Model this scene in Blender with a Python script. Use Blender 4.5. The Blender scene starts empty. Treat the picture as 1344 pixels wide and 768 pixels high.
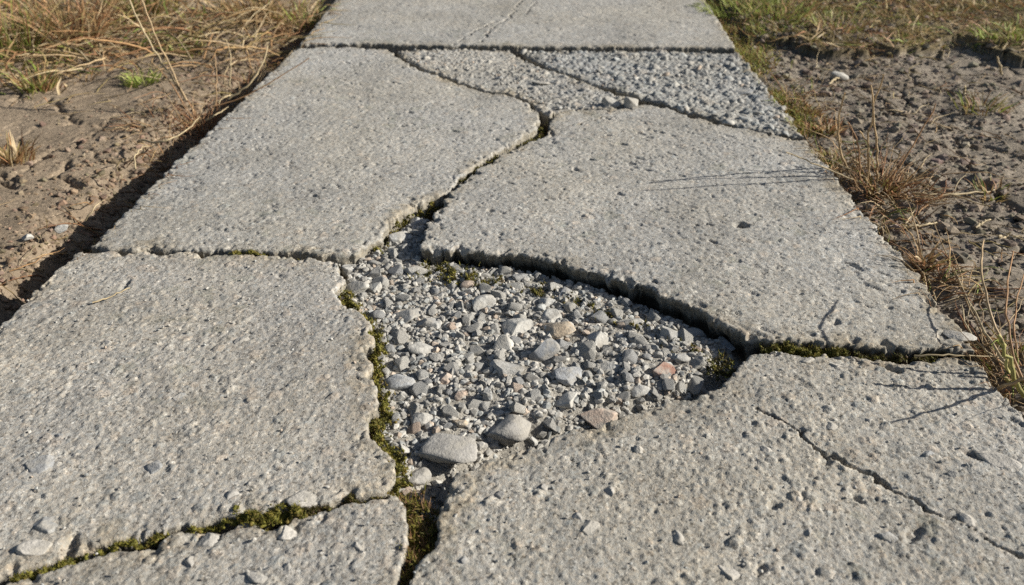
import bpy, math, random
import numpy as np
from mathutils import Vector, Matrix

R = math.radians
scene = bpy.context.scene
COL = scene.collection
rng = np.random.default_rng(7)

# ------------------------------------------------------------------ camera
CAM_H, FPX, PITCH, YAW = 0.75, 1100.0, R(30.96), R(1.79)
cam_data = bpy.data.cameras.new('camera')
cam_data.sensor_width = 36.0
cam_data.lens = FPX / 1344.0 * 36.0
cam_data.clip_start = 0.02
cam_data.clip_end = 400.0
cam = bpy.data.objects.new('camera', cam_data)
COL.objects.link(cam)
cam.location = (0, 0, CAM_H)
cam.rotation_euler = (R(90) - PITCH, 0, YAW)
scene.camera = cam
cam_data.dof.use_dof = True
cam_data.dof.focus_distance = 1.35
cam_data.dof.aperture_fstop = 5.0

# ------------------------------------------------------------------ light
SUN_EL, SUN_AZ = R(26.5), R(4)          # azimuth counted from +x towards +y
S = Vector((math.cos(SUN_EL) * math.cos(SUN_AZ), math.cos(SUN_EL) * math.sin(SUN_AZ), math.sin(SUN_EL)))
world = bpy.data.worlds.new('World')
scene.world = world
world.use_nodes = True
wn = world.node_tree
bg = wn.nodes['Background']
sky = wn.nodes.new('ShaderNodeTexSky')
sky.sky_type = 'NISHITA'
sky.sun_disc = False
sky.sun_elevation = SUN_EL
sky.sun_rotation = R(90) - SUN_AZ
sky.altitude = 100
sky.air_density = 1.0
sky.dust_density = 1.6
wn.links.new(sky.outputs[0], bg.inputs[0])
bg.inputs[1].default_value = 0.05
sl = bpy.data.lights.new('sun', 'SUN')
sl.energy = 5.0
sl.angle = R(0.5)
sl.color = (1.0, 0.955, 0.87)
sun = bpy.data.objects.new('sun', sl)
COL.objects.link(sun)
sun.rotation_euler = S.to_track_quat('Z', 'Y').to_euler()
sun.location = S * 20
scene.view_settings.view_transform = 'Standard'
scene.view_settings.look = 'None'
scene.view_settings.exposure = 0.54
scene.view_settings.gamma = 1.0
scene.view_settings.use_curve_mapping = False
scene.render.engine = 'CYCLES'
scene.cycles.max_bounces = 4
scene.cycles.diffuse_bounces = 3
scene.cycles.glossy_bounces = 2
scene.cycles.use_denoising = False

# ------------------------------------------------------------------ survey: from a pixel of the photo to a point of the ground
_f = np.array((-math.sin(YAW) * math.cos(PITCH), math.cos(YAW) * math.cos(PITCH), -math.sin(PITCH)))
_r = np.array((math.cos(YAW), math.sin(YAW), 0.0))
_u = np.cross(_r, _f)


def ray(u, v):
    return _f * FPX + _r * (u - 672.0) - _u * (v - 384.0)


def gp(u, v, z=0.0):
    d = ray(u, v)
    t = (z - CAM_H) / d[2]
    return np.array((d[0] * t, d[1] * t, z))


def at_y(u, v, y):
    d = ray(u, v)
    t = y / d[1]
    return np.array((d[0] * t, y, CAM_H + d[2] * t))


def scale_at(p):                       # metres per photo pixel at a point
    return float(np.dot(np.asarray(p) - np.array((0, 0, CAM_H)), _f)) / FPX


def poly(px, z=0.0):
    return np.array([gp(u, v, z)[:2] for u, v in px])


# ------------------------------------------------------------------ noise
def h2(ix, iy, seed):
    a = (ix.astype(np.int64) * 374761393 + iy.astype(np.int64) * 668265263 + seed * 1442695041) & 0xffffffff
    a = ((a ^ (a >> 13)) * 1274126177) & 0xffffffff
    a = ((a ^ (a >> 16)) * 2246822519) & 0xffffffff
    a = a ^ (a >> 15)
    return (a & 0xffffff) / float(0x1000000)


def vnoise(x, y, seed=0):
    x = np.asarray(x, float); y = np.asarray(y, float)
    ix = np.floor(x); iy = np.floor(y)
    fx = x - ix; fy = y - iy
    ix = ix.astype(np.int64); iy = iy.astype(np.int64)
    sx = fx * fx * fx * (fx * (fx * 6 - 15) + 10); sy = fy * fy * fy * (fy * (fy * 6 - 15) + 10)

    def g(jx, jy):
        a = h2(ix + jx, iy + jy, seed) * 2 * math.pi
        return np.cos(a) * (fx - jx) + np.sin(a) * (fy - jy)
    a = g(0, 0); b = g(1, 0); c = g(0, 1); d = g(1, 1)
    return 1.5 * ((a + (b - a) * sx) * (1 - sy) + (c + (d - c) * sx) * sy)


def fbm(x, y, sc, oc=3, seed=0, gain=0.5):
    s = 0.0; a = 1.0
    for i in range(oc):
        s = s + a * vnoise(np.asarray(x) / sc + 17.3 * i, np.asarray(y) / sc - 9.1 * i, seed + i)
        sc *= 0.5; a *= gain
    return s


def voro(x, y, sc, seed=0, jit=0.95, full=False):
    """first and second distance (in cells) and a random id of the nearest cell"""
    x = np.asarray(x, float) / sc; y = np.asarray(y, float) / sc
    ix = np.floor(x).astype(np.int64); iy = np.floor(y).astype(np.int64)
    VX = np.zeros(x.shape); VY = np.zeros(x.shape)
    F1 = np.full(x.shape, 9.0); F2 = np.full(x.shape, 9.0); ID = np.zeros(x.shape)
    for dx in (-1, 0, 1):
        for dy in (-1, 0, 1):
            jx = ix + dx; jy = iy + dy
            px = jx + .5 + (h2(jx, jy, seed) - .5) * jit
            py = jy + .5 + (h2(jx, jy, seed + 77) - .5) * jit
            d = np.hypot(px - x, py - y)
            near = d < F1
            F2 = np.where(near, F1, np.minimum(F2, d))
            ID = np.where(near, h2(jx, jy, seed + 153), ID)
            VX = np.where(near, x - px, VX); VY = np.where(near, y - py, VY)
            F1 = np.where(near, d, F1)
    return (F1, F2, ID, VX, VY) if full else (F1, F2, ID)


def sstep(a, b, x):
    t = np.clip((x - a) / (b - a), 0, 1)
    return t * t * (3 - 2 * t)


def inside(px, py, P):
    r = np.zeros(px.shape, bool)
    n = len(P)
    for i in range(n):
        x0, y0 = P[i]; x1, y1 = P[(i + 1) % n]
        if y0 == y1:
            continue
        c = ((y0 > py) != (y1 > py)) & (px < (x1 - x0) * (py - y0) / (y1 - y0) + x0)
        r ^= c
    return r


def seg_dist(px, py, P, closed=True):
    d = np.full(px.shape, 1e9)
    n = len(P)
    for i in range(n if closed else n - 1):
        a = P[i]; b = P[(i + 1) % n]
        ab = b - a; L = float(ab @ ab) + 1e-12
        t = np.clip(((px - a[0]) * ab[0] + (py - a[1]) * ab[1]) / L, 0, 1)
        d = np.minimum(d, np.hypot(px - a[0] - t * ab[0], py - a[1] - t * ab[1]))
    return d


# ------------------------------------------------------------------ mesh helpers
def mesh_obj(name, V, F, mat, parent=None, alb=None, smooth=True):
    """F: list of (n,k) index arrays. alb: (nv,3) colour of the matter itself."""
    me = bpy.data.meshes.new(name)
    V = np.ascontiguousarray(V, dtype=np.float32)
    F = [np.asarray(f, dtype=np.int32) for f in (F if isinstance(F, list) else [F]) if len(f)]
    me.vertices.add(len(V))
    me.vertices.foreach_set('co', V.ravel())
    loops = np.concatenate([f.ravel() for f in F])
    tot = np.concatenate([np.full(len(f), f.shape[1], np.int32) for f in F])
    st = np.concatenate([[0], np.cumsum(tot)[:-1]]).astype(np.int32)
    me.loops.add(len(loops)); me.loops.foreach_set('vertex_index', loops)
    me.polygons.add(len(tot)); me.polygons.foreach_set('loop_start', st)
    me.polygons.foreach_set('loop_total', tot)
    me.polygons.foreach_set('use_smooth', np.full(len(tot), smooth))
    me.update(calc_edges=True)
    me.validate()
    if alb is not None:
        c = np.ones((len(V), 4), np.float32); c[:, :3] = alb
        a = me.attributes.new('alb', 'FLOAT_COLOR', 'POINT')
        a.data.foreach_set('color', c.ravel())
    me.materials.append(mat)
    o = bpy.data.objects.new(name, me)
    COL.objects.link(o)
    if parent is not None:
        o.parent = parent
    return o


def tag(o, label=None, cat=None, group=None, kind=None):
    if label: o['label'] = label
    if cat: o['category'] = cat
    if group: o['group'] = group
    if kind: o['kind'] = kind
    return o


# ------------------------------------------------------------------ materials
def new_mat(name, rough=0.9, spec=0.25):
    m = bpy.data.materials.new(name)
    m.use_nodes = True
    b = m.node_tree.nodes['Principled BSDF']
    b.inputs['Roughness'].default_value = rough
    b.inputs['Specular IOR Level'].default_value = spec
    return m, m.node_tree, b


def N(nt, kind, **kw):
    n = nt.nodes.new('ShaderNode' + kind)
    for k, v in kw.items():
        if hasattr(n, k) and k not in n.inputs:
            setattr(n, k, v)
        else:
            n.inputs[k].default_value = v
    return n


def mixc(nt, a, b, fac, mode='MIX'):
    n = nt.nodes.new('ShaderNodeMix'); n.data_type = 'RGBA'; n.blend_type = mode
    for s, i in ((fac, 0), (a, 6), (b, 7)):
        if hasattr(s, 'is_linked'):
            nt.links.new(s, n.inputs[i])
        elif i == 0:
            n.inputs[i].default_value = s
        else:
            n.inputs[i].default_value = (*s, 1)
    return n.outputs[2]


def ramp(nt, fac, stops):
    n = nt.nodes.new('ShaderNodeValToRGB')
    el = n.color_ramp.elements
    while len(el) < len(stops):
        el.new(0.5)
    for e, (p, c) in zip(el, stops):
        e.position = p
        e.color = (*c, 1) if isinstance(c, tuple) else (c, c, c, 1)
    nt.links.new(fac, n.inputs[0])
    return n.outputs[0]


def attr_alb(nt):
    n = nt.nodes.new('ShaderNodeAttribute'); n.attribute_name = 'alb'
    return n.outputs['Color']


def coords(nt):
    return nt.nodes.new('ShaderNodeTexCoord').outputs['Object']


def bump(nt, b, hgts):
    prev = None
    for h, dist, strg in hgts:
        n = nt.nodes.new('ShaderNodeBump')
        n.inputs['Distance'].default_value = dist
        n.inputs['Strength'].default_value = strg
        nt.links.new(h, n.inputs['Height'])
        if prev is not None:
            nt.links.new(prev, n.inputs['Normal'])
        prev = n.outputs[0]
    nt.links.new(prev, b.inputs['Normal'])


def tex_noise(nt, co, sc, det=3, rough=0.55):
    n = N(nt, 'TexNoise', Scale=sc, Detail=det, Roughness=rough)
    nt.links.new(co, n.inputs['Vector'])
    return n.outputs['Fac']


def tex_voro(nt, co, sc, out='Distance', feat='F1', rnd=1.0):
    n = N(nt, 'TexVoronoi', Scale=sc, Randomness=rnd, feature=feat)
    nt.links.new(co, n.inputs['Vector'])
    return n.outputs[out]


def sepr(nt, col):
    n = nt.nodes.new('ShaderNodeSeparateColor')
    nt.links.new(col, n.inputs[0])
    return n.outputs


def mat_concrete():
    m, nt, b = new_mat('weathered_concrete', 0.95, 0.08)
    co = coords(nt)
    big = ramp(nt, tex_noise(nt, co, 5.0, 5, .6), [(0.3, (0.325, 0.310, 0.281)), (0.52, (0.375, 0.359, 0.327)), (0.72, (0.406, 0.390, 0.358))])
    mott = ramp(nt, tex_noise(nt, co, 60, 5, .7), [(0.3, 0.82), (0.5, 1.0), (0.72, 1.13)])
    c = mixc(nt, big, mott, 1.0, 'MULTIPLY')
    vc = sepr(nt, tex_voro(nt, co, 330, 'Color'))
    grain = ramp(nt, vc[0], [(0.0, 0.28), (0.07, 0.60), (0.16, 0.97), (0.84, 1.02), (0.94, 1.25), (1.0, 1.65)])
    c = mixc(nt, c, grain, 0.85, 'MULTIPLY')
    hue = ramp(nt, vc[1], [(0.0, (1.05, 1.0, .93)), (.5, (1, 1, 1)), (1.0, (.96, 1.0, 1.03))])
    c = mixc(nt, c, hue, 0.8, 'MULTIPLY')
    c = mixc(nt, c, attr_alb(nt), 1.0, 'MULTIPLY')
    nt.links.new(c, b.inputs['Base Color'])
    n1 = tex_noise(nt, co, 280, 4, .75)
    n2 = tex_voro(nt, co, 420, 'Distance')
    n3 = tex_noise(nt, co, 1000, 2, .6)
    bump(nt, b, [(n1, 0.0020, 0.75), (n2, 0.0008, 0.5), (n3, 0.0006, 0.6)])
    return m


def mat_soil():
    m, nt, b = new_mat('dry_soil', 0.96, 0.12)
    co = coords(nt)
    v = ramp(nt, tex_noise(nt, co, 14, 6, .65), [(0.28, 0.72), (0.5, 1.0), (0.75, 1.22)])
    c = mixc(nt, attr_alb(nt), v, 1.0, 'MULTIPLY')
    vc = sepr(nt, tex_voro(nt, co, 200, 'Color'))
    g = ramp(nt, vc[0], [(0.0, 0.55), (0.2, 0.9), (0.8, 1.05), (0.97, 1.4), (1.0, 1.9)])
    c = mixc(nt, c, g, 0.8, 'MULTIPLY')
    nt.links.new(c, b.inputs['Base Color'])
    bump(nt, b, [(tex_noise(nt, co, 110, 5, .7), 0.006, 0.8), (tex_noise(nt, co, 420, 3, .7), 0.002, 0.8)])
    return m


def mat_attr(name, rough=0.9, nsc=160, dist=0.0012, var=0.3, spec=0.25):
    """matter coloured by the point colour of its mesh, with fine mottling"""
    m, nt, b = new_mat(name, rough, spec)
    co = coords(nt)
    v = ramp(nt, tex_noise(nt, co, nsc, 4, .65), [(0.3, 1 - var), (0.5, 1.0), (0.7, 1 + var)])
    c = mixc(nt, attr_alb(nt), v, 1.0, 'MULTIPLY')
    nt.links.new(c, b.inputs['Base Color'])
    if dist:
        bump(nt, b, [(tex_noise(nt, co, nsc * 1.7, 4, .65), dist, 0.7)])
    return m


def mat_stone(name, stops, speck=0.5):
    m, nt, b = new_mat(name, 0.82, 0.3)
    oi = nt.nodes.new('ShaderNodeObjectInfo')
    co0 = coords(nt)
    ad = nt.nodes.new('ShaderNodeVectorMath'); ad.operation = 'ADD'
    nt.links.new(co0, ad.inputs[0]); nt.links.new(oi.outputs['Location'], ad.inputs[1])
    co = ad.outputs[0]
    base = ramp(nt, oi.outputs['Random'], stops)
    v = ramp(nt, tex_noise(nt, co, 90, 5, .65), [(0.28, 0.70), (0.5, 1.0), (0.74, 1.25)])
    c = mixc(nt, base, v, 1.0, 'MULTIPLY')
    g = ramp(nt, sepr(nt, tex_voro(nt, co, 700, 'Color'))[0], [(0, .5), (.15, .9), (.85, 1.05), (1, 1.5)])
    c = mixc(nt, c, g, speck, 'MULTIPLY')
    d = ramp(nt, tex_noise(nt, co, 38, 4, .65), [(0.46, 0.0), (0.62, 0.75)])
    c = mixc(nt, c, (0.36, 0.335, 0.29), d)
    nt.links.new(c, b.inputs['Base Color'])
    bump(nt, b, [(tex_noise(nt, co, 140, 4, .6), 0.003, 0.7), (tex_noise(nt, co, 500, 3, .6), 0.0009, 0.7)])
    return m


def mat_plant(name, trans=0.25):
    m, nt, b = new_mat(name, 0.6, 0.25)
    co = coords(nt)
    v = ramp(nt, tex_noise(nt, co, 45, 3, .6), [(0.3, 0.75), (0.7, 1.25)])
    c = mixc(nt, attr_alb(nt), v, 1.0, 'MULTIPLY')
    nt.links.new(c, b.inputs['Base Color'])
    t = nt.nodes.new('ShaderNodeBsdfTranslucent')
    nt.links.new(c, t.inputs[0])
    mx = nt.nodes.new('ShaderNodeMixShader'); mx.inputs[0].default_value = trans
    nt.links.new(b.outputs[0], mx.inputs[1]); nt.links.new(t.outputs[0], mx.inputs[2])
    nt.links.new(mx.outputs[0], nt.nodes['Material Output'].inputs[0])
    return m


M_CON = mat_concrete()
M_SOIL = mat_soil()
M_GRAVEL = mat_attr('loose_gravel', .85, 220, .0008, .22)
M_CLOD = mat_attr('soil_crumb', .96, 160, .002, .25, .1)
M_MOSS = mat_plant('moss_green', .15)
M_STRAW = mat_plant('dry_straw', .2)
M_GRASS = mat_plant('grass_blade', .3)
M_GREY = mat_stone('grey_stone', [(0.0, (.33, .325, .31)), (0.35, (.385, .375, .35)), (0.7, (.43, .418, .385)), (1.0, (.36, .36, .35))])
M_BLUE = mat_stone('blue_grey_stone', [(0.0, (.29, .295, .30)), (1.0, (.37, .375, .375))])
M_PALE = mat_stone('pale_stone', [(0.0, (.42, .405, .37)), (1.0, (.475, .46, .42))], .3)
M_PINK = mat_stone('pink_stone', [(0.0, (.47, .35, .27)), (1.0, (.51, .40, .32))], .4)
M_RED = mat_stone('reddish_stone', [(0.0, (.27, .15, .11)), (1.0, (.33, .19, .145))], .4)
M_TAN = mat_stone('tan_stone', [(0.0, (.42, .33, .23)), (1.0, (.50, .41, .30))], .4)

M_SHADE = mat_stone('shade_painted_blue_grey_stone', [(0.0, (.19, .20, .215)), (1.0, (.21, .22, .235))], .3)  # blue-grey stone, its shaded face put in as a darker colour
M_EMB = mat_stone('embedded_stone', [(0.0, (.33, .315, .29)), (1.0, (.40, .38, .345))])
M_EMBB = mat_stone('embedded_blue_stone', [(0.0, (.27, .275, .275)), (1.0, (.32, .32, .315))])
M_EMBP = mat_stone('embedded_pale_stone', [(0.0, (.42, .395, .35)), (1.0, (.47, .44, .395))])

# ------------------------------------------------------------------ outlines surveyed from the photo
_le = np.array([gp(u, v)[:2] for u, v in [(0, 427), (60, 370), (104, 331), (118, 323), (255, 190), (390, 63), (440, 0)]])
_re = np.array([gp(u, v)[:2] for u, v in [(1344, 546), (1280, 463), (1145, 292), (1058, 182), (970, 67), (925, 0)]])


def xl(y):
    return np.interp(y, _le[:, 1], _le[:, 0])


def xr(y):
    return np.interp(y, _re[:, 1], _re[:, 0])


XL = gp(120, 325)[0]
XR = gp(1060, 180)[0]


def cont(p, q, y):                     # continue the edge p-q to a given y
    p = np.asarray(p); q = np.asarray(q)
    t = (y - p[1]) / (q[1] - p[1])
    return p + (q - p) * t


T_ = poly([(394, 57), (480, 57), (560, 59), (650, 60), (740, 61), (860, 61), (966, 63), (925, 0)])
T_far = cont(T_[-2], T_[-1], 6.2); T_farl = cont(gp(394, 57)[:2], gp(440, 0)[:2], 6.2)
T_ = np.vstack([T_[:-1], [T_far], [T_farl]])
B_ = poly([(390, 63), (450, 62), (510, 65), (528, 80), (545, 90), (575, 100), (600, 109), (640, 121), (662, 124), (690, 134), (702, 144), (708, 154),
           (700, 170), (685, 180), (655, 196), (630, 212), (606, 232), (585, 252), (560, 262), (535, 276), (512, 292), (500, 308), (482, 322),
           (462, 333), (430, 335), (380, 330), (340, 329), (290, 328), (240, 327), (190, 327), (140, 326), (120, 322), (132, 308), (255, 190)])
U_ = poly([(520, 65), (600, 64), (668, 65), (690, 80), (715, 90), (745, 99), (795, 119), (838, 133), (800, 142), (762, 141), (735, 143), (718, 148),
           (707, 142), (692, 131), (665, 121), (642, 118), (603, 106), (580, 97), (550, 87), (532, 77)])
R_ = poly([(682, 65), (760, 66), (860, 66), (970, 68), (1010, 117), (1057, 178), (1000, 169), (962, 161), (900, 143), (878, 135), (850, 127), (832, 124), (808, 114), (780, 108), (752, 96), (733, 91), (712, 81), (700, 77)])
C_ = poly([(722, 162), (726, 153), (740, 147), (764, 144), (802, 145), (842, 137), (870, 139), (896, 149), (958, 167), (1000, 175), (1058, 184),
           (1100, 236), (1145, 292), (1215, 380), (1250, 424), (1280, 460), (1220, 458), (1150, 455), (1080, 452), (1010, 450), (985, 444),
           (940, 424), (905, 404), (880, 394), (850, 380), (815, 371), (780, 360), (740, 348), (705, 341), (680, 336), (640, 334), (600, 326), (575, 331),
           (550, 328), (556, 305), (570, 285), (580, 268), (592, 254), (612, 237), (636, 218), (660, 203), (690, 188), (714, 180), (722, 172)])
A_in = [(104, 332), (150, 331), (200, 333), (250, 333), (300, 334), (345, 335), (380, 336), (420, 341), (447, 347), (444, 360), (444, 380), (455, 400),
        (478, 412), (491, 424), (490, 440), (479, 458), (484, 478), (486, 492), (494, 510), (489, 530), (484, 550), (488, 570), (500, 588), (515, 604), (513, 625), (508, 644),
        (480, 647), (450, 650), (425, 660), (400, 668), (370, 668), (335, 672), (300, 680), (265, 684), (235, 692), (200, 700), (170, 706), (140, 710), (100, 726), (50, 737), (0, 752), (-150, 788), (-400, 835)]
A_ = np.vstack([poly(A_in), [cont(gp(102, 332)[:2], gp(0, 427)[:2], gp(-400, 835)[1])], [gp(0, 427)[:2]], [gp(48, 381)[:2]]])
E_in = [(-400, 850), (-150, 804), (0, 763), (50, 748), (105, 734), (145, 720), (172, 717), (205, 712), (240, 703), (300, 691), (330, 681), (372, 684), (400, 678), (425, 671), (455, 659),
        (482, 656), (510, 647), (524, 648), (533, 661), (531, 680), (533, 696), (526, 712), (523, 740), (521, 770), (505, 900), (492, 1000), (-500, 1000)]
E_ = poly(E_in)
E_[-1] = cont(gp(102, 332)[:2], gp(0, 427)[:2], E_[-1][1])
E_[0, 0] = E_[0, 0]
D_in = [(990, 465), (1020, 461), (1060, 468), (1100, 467), (1150, 470), (1175, 471), (1210, 472), (1255, 472), (1284, 472), (1344, 546)]
D_bot = [(470, 1000), (520, 880), (541, 768), (546, 742), (560, 726), (573, 708), (578, 685), (575, 660), (580, 640), (600, 622), (640, 606), (672, 593), (700, 586), (740, 570), (775, 560), (800, 550),
         (840, 538), (880, 530), (920, 523), (944, 514), (958, 498), (972, 480)]
D_ = poly(D_in)
D_ = np.vstack([D_, [cont(gp(1060, 182)[:2], gp(1280, 465)[:2], gp(900, 1000)[1])], poly(D_bot)])
HOLE = poly([(575, 265), (560, 300), (552, 330), (600, 330), (680, 338), (740, 350), (815, 372), (880, 396), (940, 426), (985, 446), (985, 468), (958, 498), (944, 514), (880, 530),
             (800, 550), (740, 570), (672, 593), (600, 622), (578, 645), (575, 700), (546, 742), (530, 900), (500, 900), (523, 740), (531, 690), (533, 661), (512, 625), (515, 604), (488, 570), (489, 530), (494, 510), (484, 478),
             (491, 424), (455, 400), (444, 370), (462, 334), (500, 308), (535, 276)])
GRAV = poly([(560, 275), (552, 330), (600, 330), (680, 338), (740, 350), (815, 372), (880, 396), (940, 426), (990, 450), (985, 468), (958, 498), (944, 514), (880, 530),
             (800, 550), (740, 570), (672, 593), (600, 622), (570, 648), (530, 640), (515, 604), (496, 570), (497, 530), (494, 500), (484, 478),
             (491, 424), (455, 400), (444, 370), (462, 334), (500, 308), (530, 283)])
C_FRONT = poly([(552, 330), (600, 328), (680, 337), (740, 349), (815, 371), (880, 395), (940, 425), (1000, 452)])
D_RIM = poly([(990, 465), (958, 498), (944, 514), (880, 530), (800, 550), (740, 570), (672, 593), (600, 622), (578, 645)])


def wob(x, y):                         # the ragged run of a break, the same on both of its sides
    return (0.0080 * fbm(x, y, .06, 2, 31, .6) + .0042 * np.round(2.2 * vnoise(x / .034, y / .034, 33)) / 1.5 + .0009 * vnoise(x / .008, y / .008, 35),
            0.0080 * fbm(x, y, .06, 2, 41, .6) + .0042 * np.round(2.2 * vnoise(x / .030, y / .030, 43)) / 1.5 + .0009 * vnoise(x / .008, y / .008, 45))


def dense_outline(P, own, amp=1.0, ownamp=0.0018):
    out = []
    n = len(P)
    for i in range(n):
        a = P[i]; b = P[(i + 1) % n]
        k = max(1, int(np.linalg.norm(b - a) / .0012))
        t = np.arange(k)[:, None] / k
        out.append(a + (b - a) * t)
    Q = np.vstack(out)
    wx, wy = wob(Q[:, 0], Q[:, 1])
    ox = fbm(Q[:, 0], Q[:, 1], .02, 2, own); oy = fbm(Q[:, 0], Q[:, 1], .02, 2, own + 9)
    ox = ox + .9 * np.round(1.6 * vnoise(Q[:, 0] / .022, Q[:, 1] / .022, own + 3)) / 1.6; oy = oy + .9 * np.round(1.6 * vnoise(Q[:, 0] / .026, Q[:, 1] / .026, own + 5)) / 1.6
    Q = Q + np.stack([wx * amp + ox * ownamp, wy * amp + oy * ownamp], 1)
    return Q


# ------------------------------------------------------------------ slabs
def make_slab(P, step, seed, plane, label, group, agg=.5, aggamp=.0013, aggcell=.0095, rough=1.0, rim=.010, cracks=(), pits=(), thick=.12, amp=1.0, tint=(1, 1, 1), expo_fn=None, chips=0.6, under=0.0, flank=.9, pit=1.0, own=.0018, big=1.2):
    Q = dense_outline(P, seed, amp, own)
    x0, y0 = Q.min(0) - 2 * step; x1, y1 = Q.max(0) + 2 * step
    nx = int((x1 - x0) / step) + 1; ny = int((y1 - y0) / step) + 1
    gx = x0 + np.arange(nx) * step; gy = y0 + np.arange(ny) * step
    X, Y = np.meshgrid(gx, gy)
    # scanline fill of the cells
    cx = gx[:-1] + step / 2; cy = gy[:-1] + step / 2
    qx0, qy0 = Q[:, 0], Q[:, 1]; qx1, qy1 = np.roll(qx0, -1), np.roll(qy0, -1)
    mask = np.zeros((ny - 1, nx - 1), bool)
    for j in range(ny - 1):
        y = cy[j]
        m = (qy0 > y) != (qy1 > y)
        if not m.any():
            continue
        xs = np.sort(qx0[m] + (y - qy0[m]) / (qy1[m] - qy0[m]) * (qx1[m] - qx0[m]))
        mask[j] = (np.searchsorted(xs, cx) % 2) == 1
    # distance to the outline, near it
    RAD = .045
    Dm = np.full((ny, nx), RAD); NI = np.full((ny, nx), -1, int)
    k = int(RAD / step) + 1
    for i in range(0, len(Q), 2 if step < .004 else 3):
        qx, qy = Q[i]
        ci = int((qx - x0) / step); cj = int((qy - y0) / step)
        a, b = max(0, ci - k), min(nx, ci + k + 2); c, d = max(0, cj - k), min(ny, cj + k + 2)
        if a >= b or c >= d:
            continue
        dd = np.sqrt((gx[None, a:b] - qx) ** 2 + (gy[c:d, None] - qy) ** 2)
        sub = Dm[c:d, a:b]
        w = dd < sub
        sub[w] = dd[w]
        NI[c:d, a:b][w] = i
    used = np.zeros((ny, nx), bool)
    used[:-1, :-1] |= mask; used[1:, :-1] |= mask; used[:-1, 1:] |= mask; used[1:, 1:] |= mask
    full = np.ones((ny, nx), bool)
    full[:-1, :-1] &= mask; full[1:, :-1] &= mask; full[:-1, 1:] &= mask; full[1:, 1:] &= mask
    full[0] = full[-1] = False; full[:, 0] = full[:, -1] = False
    bnd = used & ~full
    snap = bnd & (NI >= 0)
    X[snap] = Q[NI[snap], 0]; Y[snap] = Q[NI[snap], 1]
    Dm[bnd] = 0
    idx = np.full((ny, nx), -1, int)
    idx[used] = np.arange(used.sum())
    x = X[used]; y = Y[used]; d = Dm[used]
    # relief of the top
    z = plane(x, y) + .0026 * fbm(x, y, .35, 3, seed + 3) + .0010 * fbm(x, y, .05, 3, seed + 5)
    expo = np.clip(.5 + 1.0 * fbm(x, y, .22, 4, seed + 8), 0, 1)
    if expo_fn is not None:
        expo = np.clip(expo * .75 + expo_fn(x, y) * .8, 0, 1)
    alb = np.ones((len(x), 3))
    nearf = 1.0 if step < .004 else .8
    wx = x + .0025 * fbm(x, y, .012, 2, seed + 60); wy = y + .0025 * fbm(x, y, .012, 2, seed + 61)
    for cell, a_, dens, sd in ((aggcell, aggamp, agg, 11), (aggcell * .5, aggamp * .55, agg * .9, 13), (aggcell * 2.1, aggamp * 1.5, agg * .30, 15), (aggcell * 2.6, aggamp * big, .17, 17)):
        f1, f2, idr, ox, oy = voro(wx, wy, cell, seed + sd, .95, True)
        on = idr < dens * (.35 + .9 * expo)
        rr = .30 + .22 * ((idr * 37.7) % 1)
        e = np.sqrt(np.clip(1 - (f1 / rr) ** 2, 0, 1))
        q1 = (idr * 113.7) % 1; q2 = (idr * 67.3) % 1
        tl = np.clip(.55 + 1.5 * (q1 - .5) * ox + 1.5 * (q2 - .5) * oy, .1, 1.4)
        ea = sstep(.04, .30, f2 - f1) * sstep(rr + .32, rr + .10, f1) * tl
        e = np.where(((idr * 29.3) % 1) < .7, ea, e)
        z += on * e * a_ * (.5 + .8 * ((idr * 91.3) % 1)) * nearf
        z -= on * np.clip(1 - np.abs(f1 / rr - 1.15) / .3, 0, 1) * a_ * .35
        st = (on & (f1 < rr * .95))
        r1 = ((idr * 53.1) % 1)[:, None]; r2 = ((idr * 17.9) % 1)[:, None]
        colr = np.where(r2 < .16, np.array((.72, .80, .88)), np.where(r2 < .30, np.array((1.06, .96, .88)), np.where(r2 < .42, np.array((1.28, 1.25, 1.2)), np.array((.98, .98, .98)))))
        colr = 1 + (colr * (.80 + .42 * r1) - 1) * .66
        alb = np.where(st[:, None], alb * .25 + colr * .75, alb)
    # pop-out pits
    for cell, dp, dens, sd in ((.014, .0032, .17, 21), (.028, .0042, .12, 23), (.0095, .0026, .30, 25)):
        px_ = (wx * .80 - wy * .60) * .62; py_ = (wx * .60 + wy * .80) * 1.25
        f1, f2, idr = voro(px_ + .25 * cell * vnoise(x / cell / .5, y / cell / .5, seed + sd + 3), py_, cell, seed + sd)
        on = idr < dens * pit * (.25 + 1.3 * (1 - expo))
        rr = .18 + .2 * ((idr * 71.3) % 1)
        z -= on * sstep(1.1, .2, f1 / rr * (1 + .35 * vnoise(x / .004, y / .004, seed + sd + 1))) * dp * (.4 + .9 * ((idr * 47.9) % 1)) * rough
    z += rough * (.00065 * fbm(x, y, .011, 3, seed + 27, .6) + .00038 * vnoise(x / .0041, y / .0041, seed + 29))
    # stains of the top: brighter scoured and darker dirty patches
    st = 1 + .085 * fbm(x, y, .5, 4, seed + 50) + .07 * fbm(x, y, .09, 3, seed + 51)
    alb *= st[:, None]
    hue = fbm(x, y, .32, 4, seed + 53)[:, None]
    alb *= 1 + np.clip(hue, -.6, .6) * np.array((.03, .01, -.03))
    lich = sstep(.35, .7, fbm(x, y, .045, 3, seed + 55)) * sstep(.0, .4, fbm(x, y, .4, 2, seed + 56))
    alb *= 1 - .14 * lich[:, None] * np.array((1., .9, 1.1))
    wash = sstep(.045, .0, d + .022 * fbm(x, y, .03, 3, seed + 57)) * np.clip(.45 + .8 * fbm(x, y, .15, 2, seed + 58), 0, 1)
    alb *= 1 - wash[:, None] * np.array((.16, .22, .32))
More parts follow.
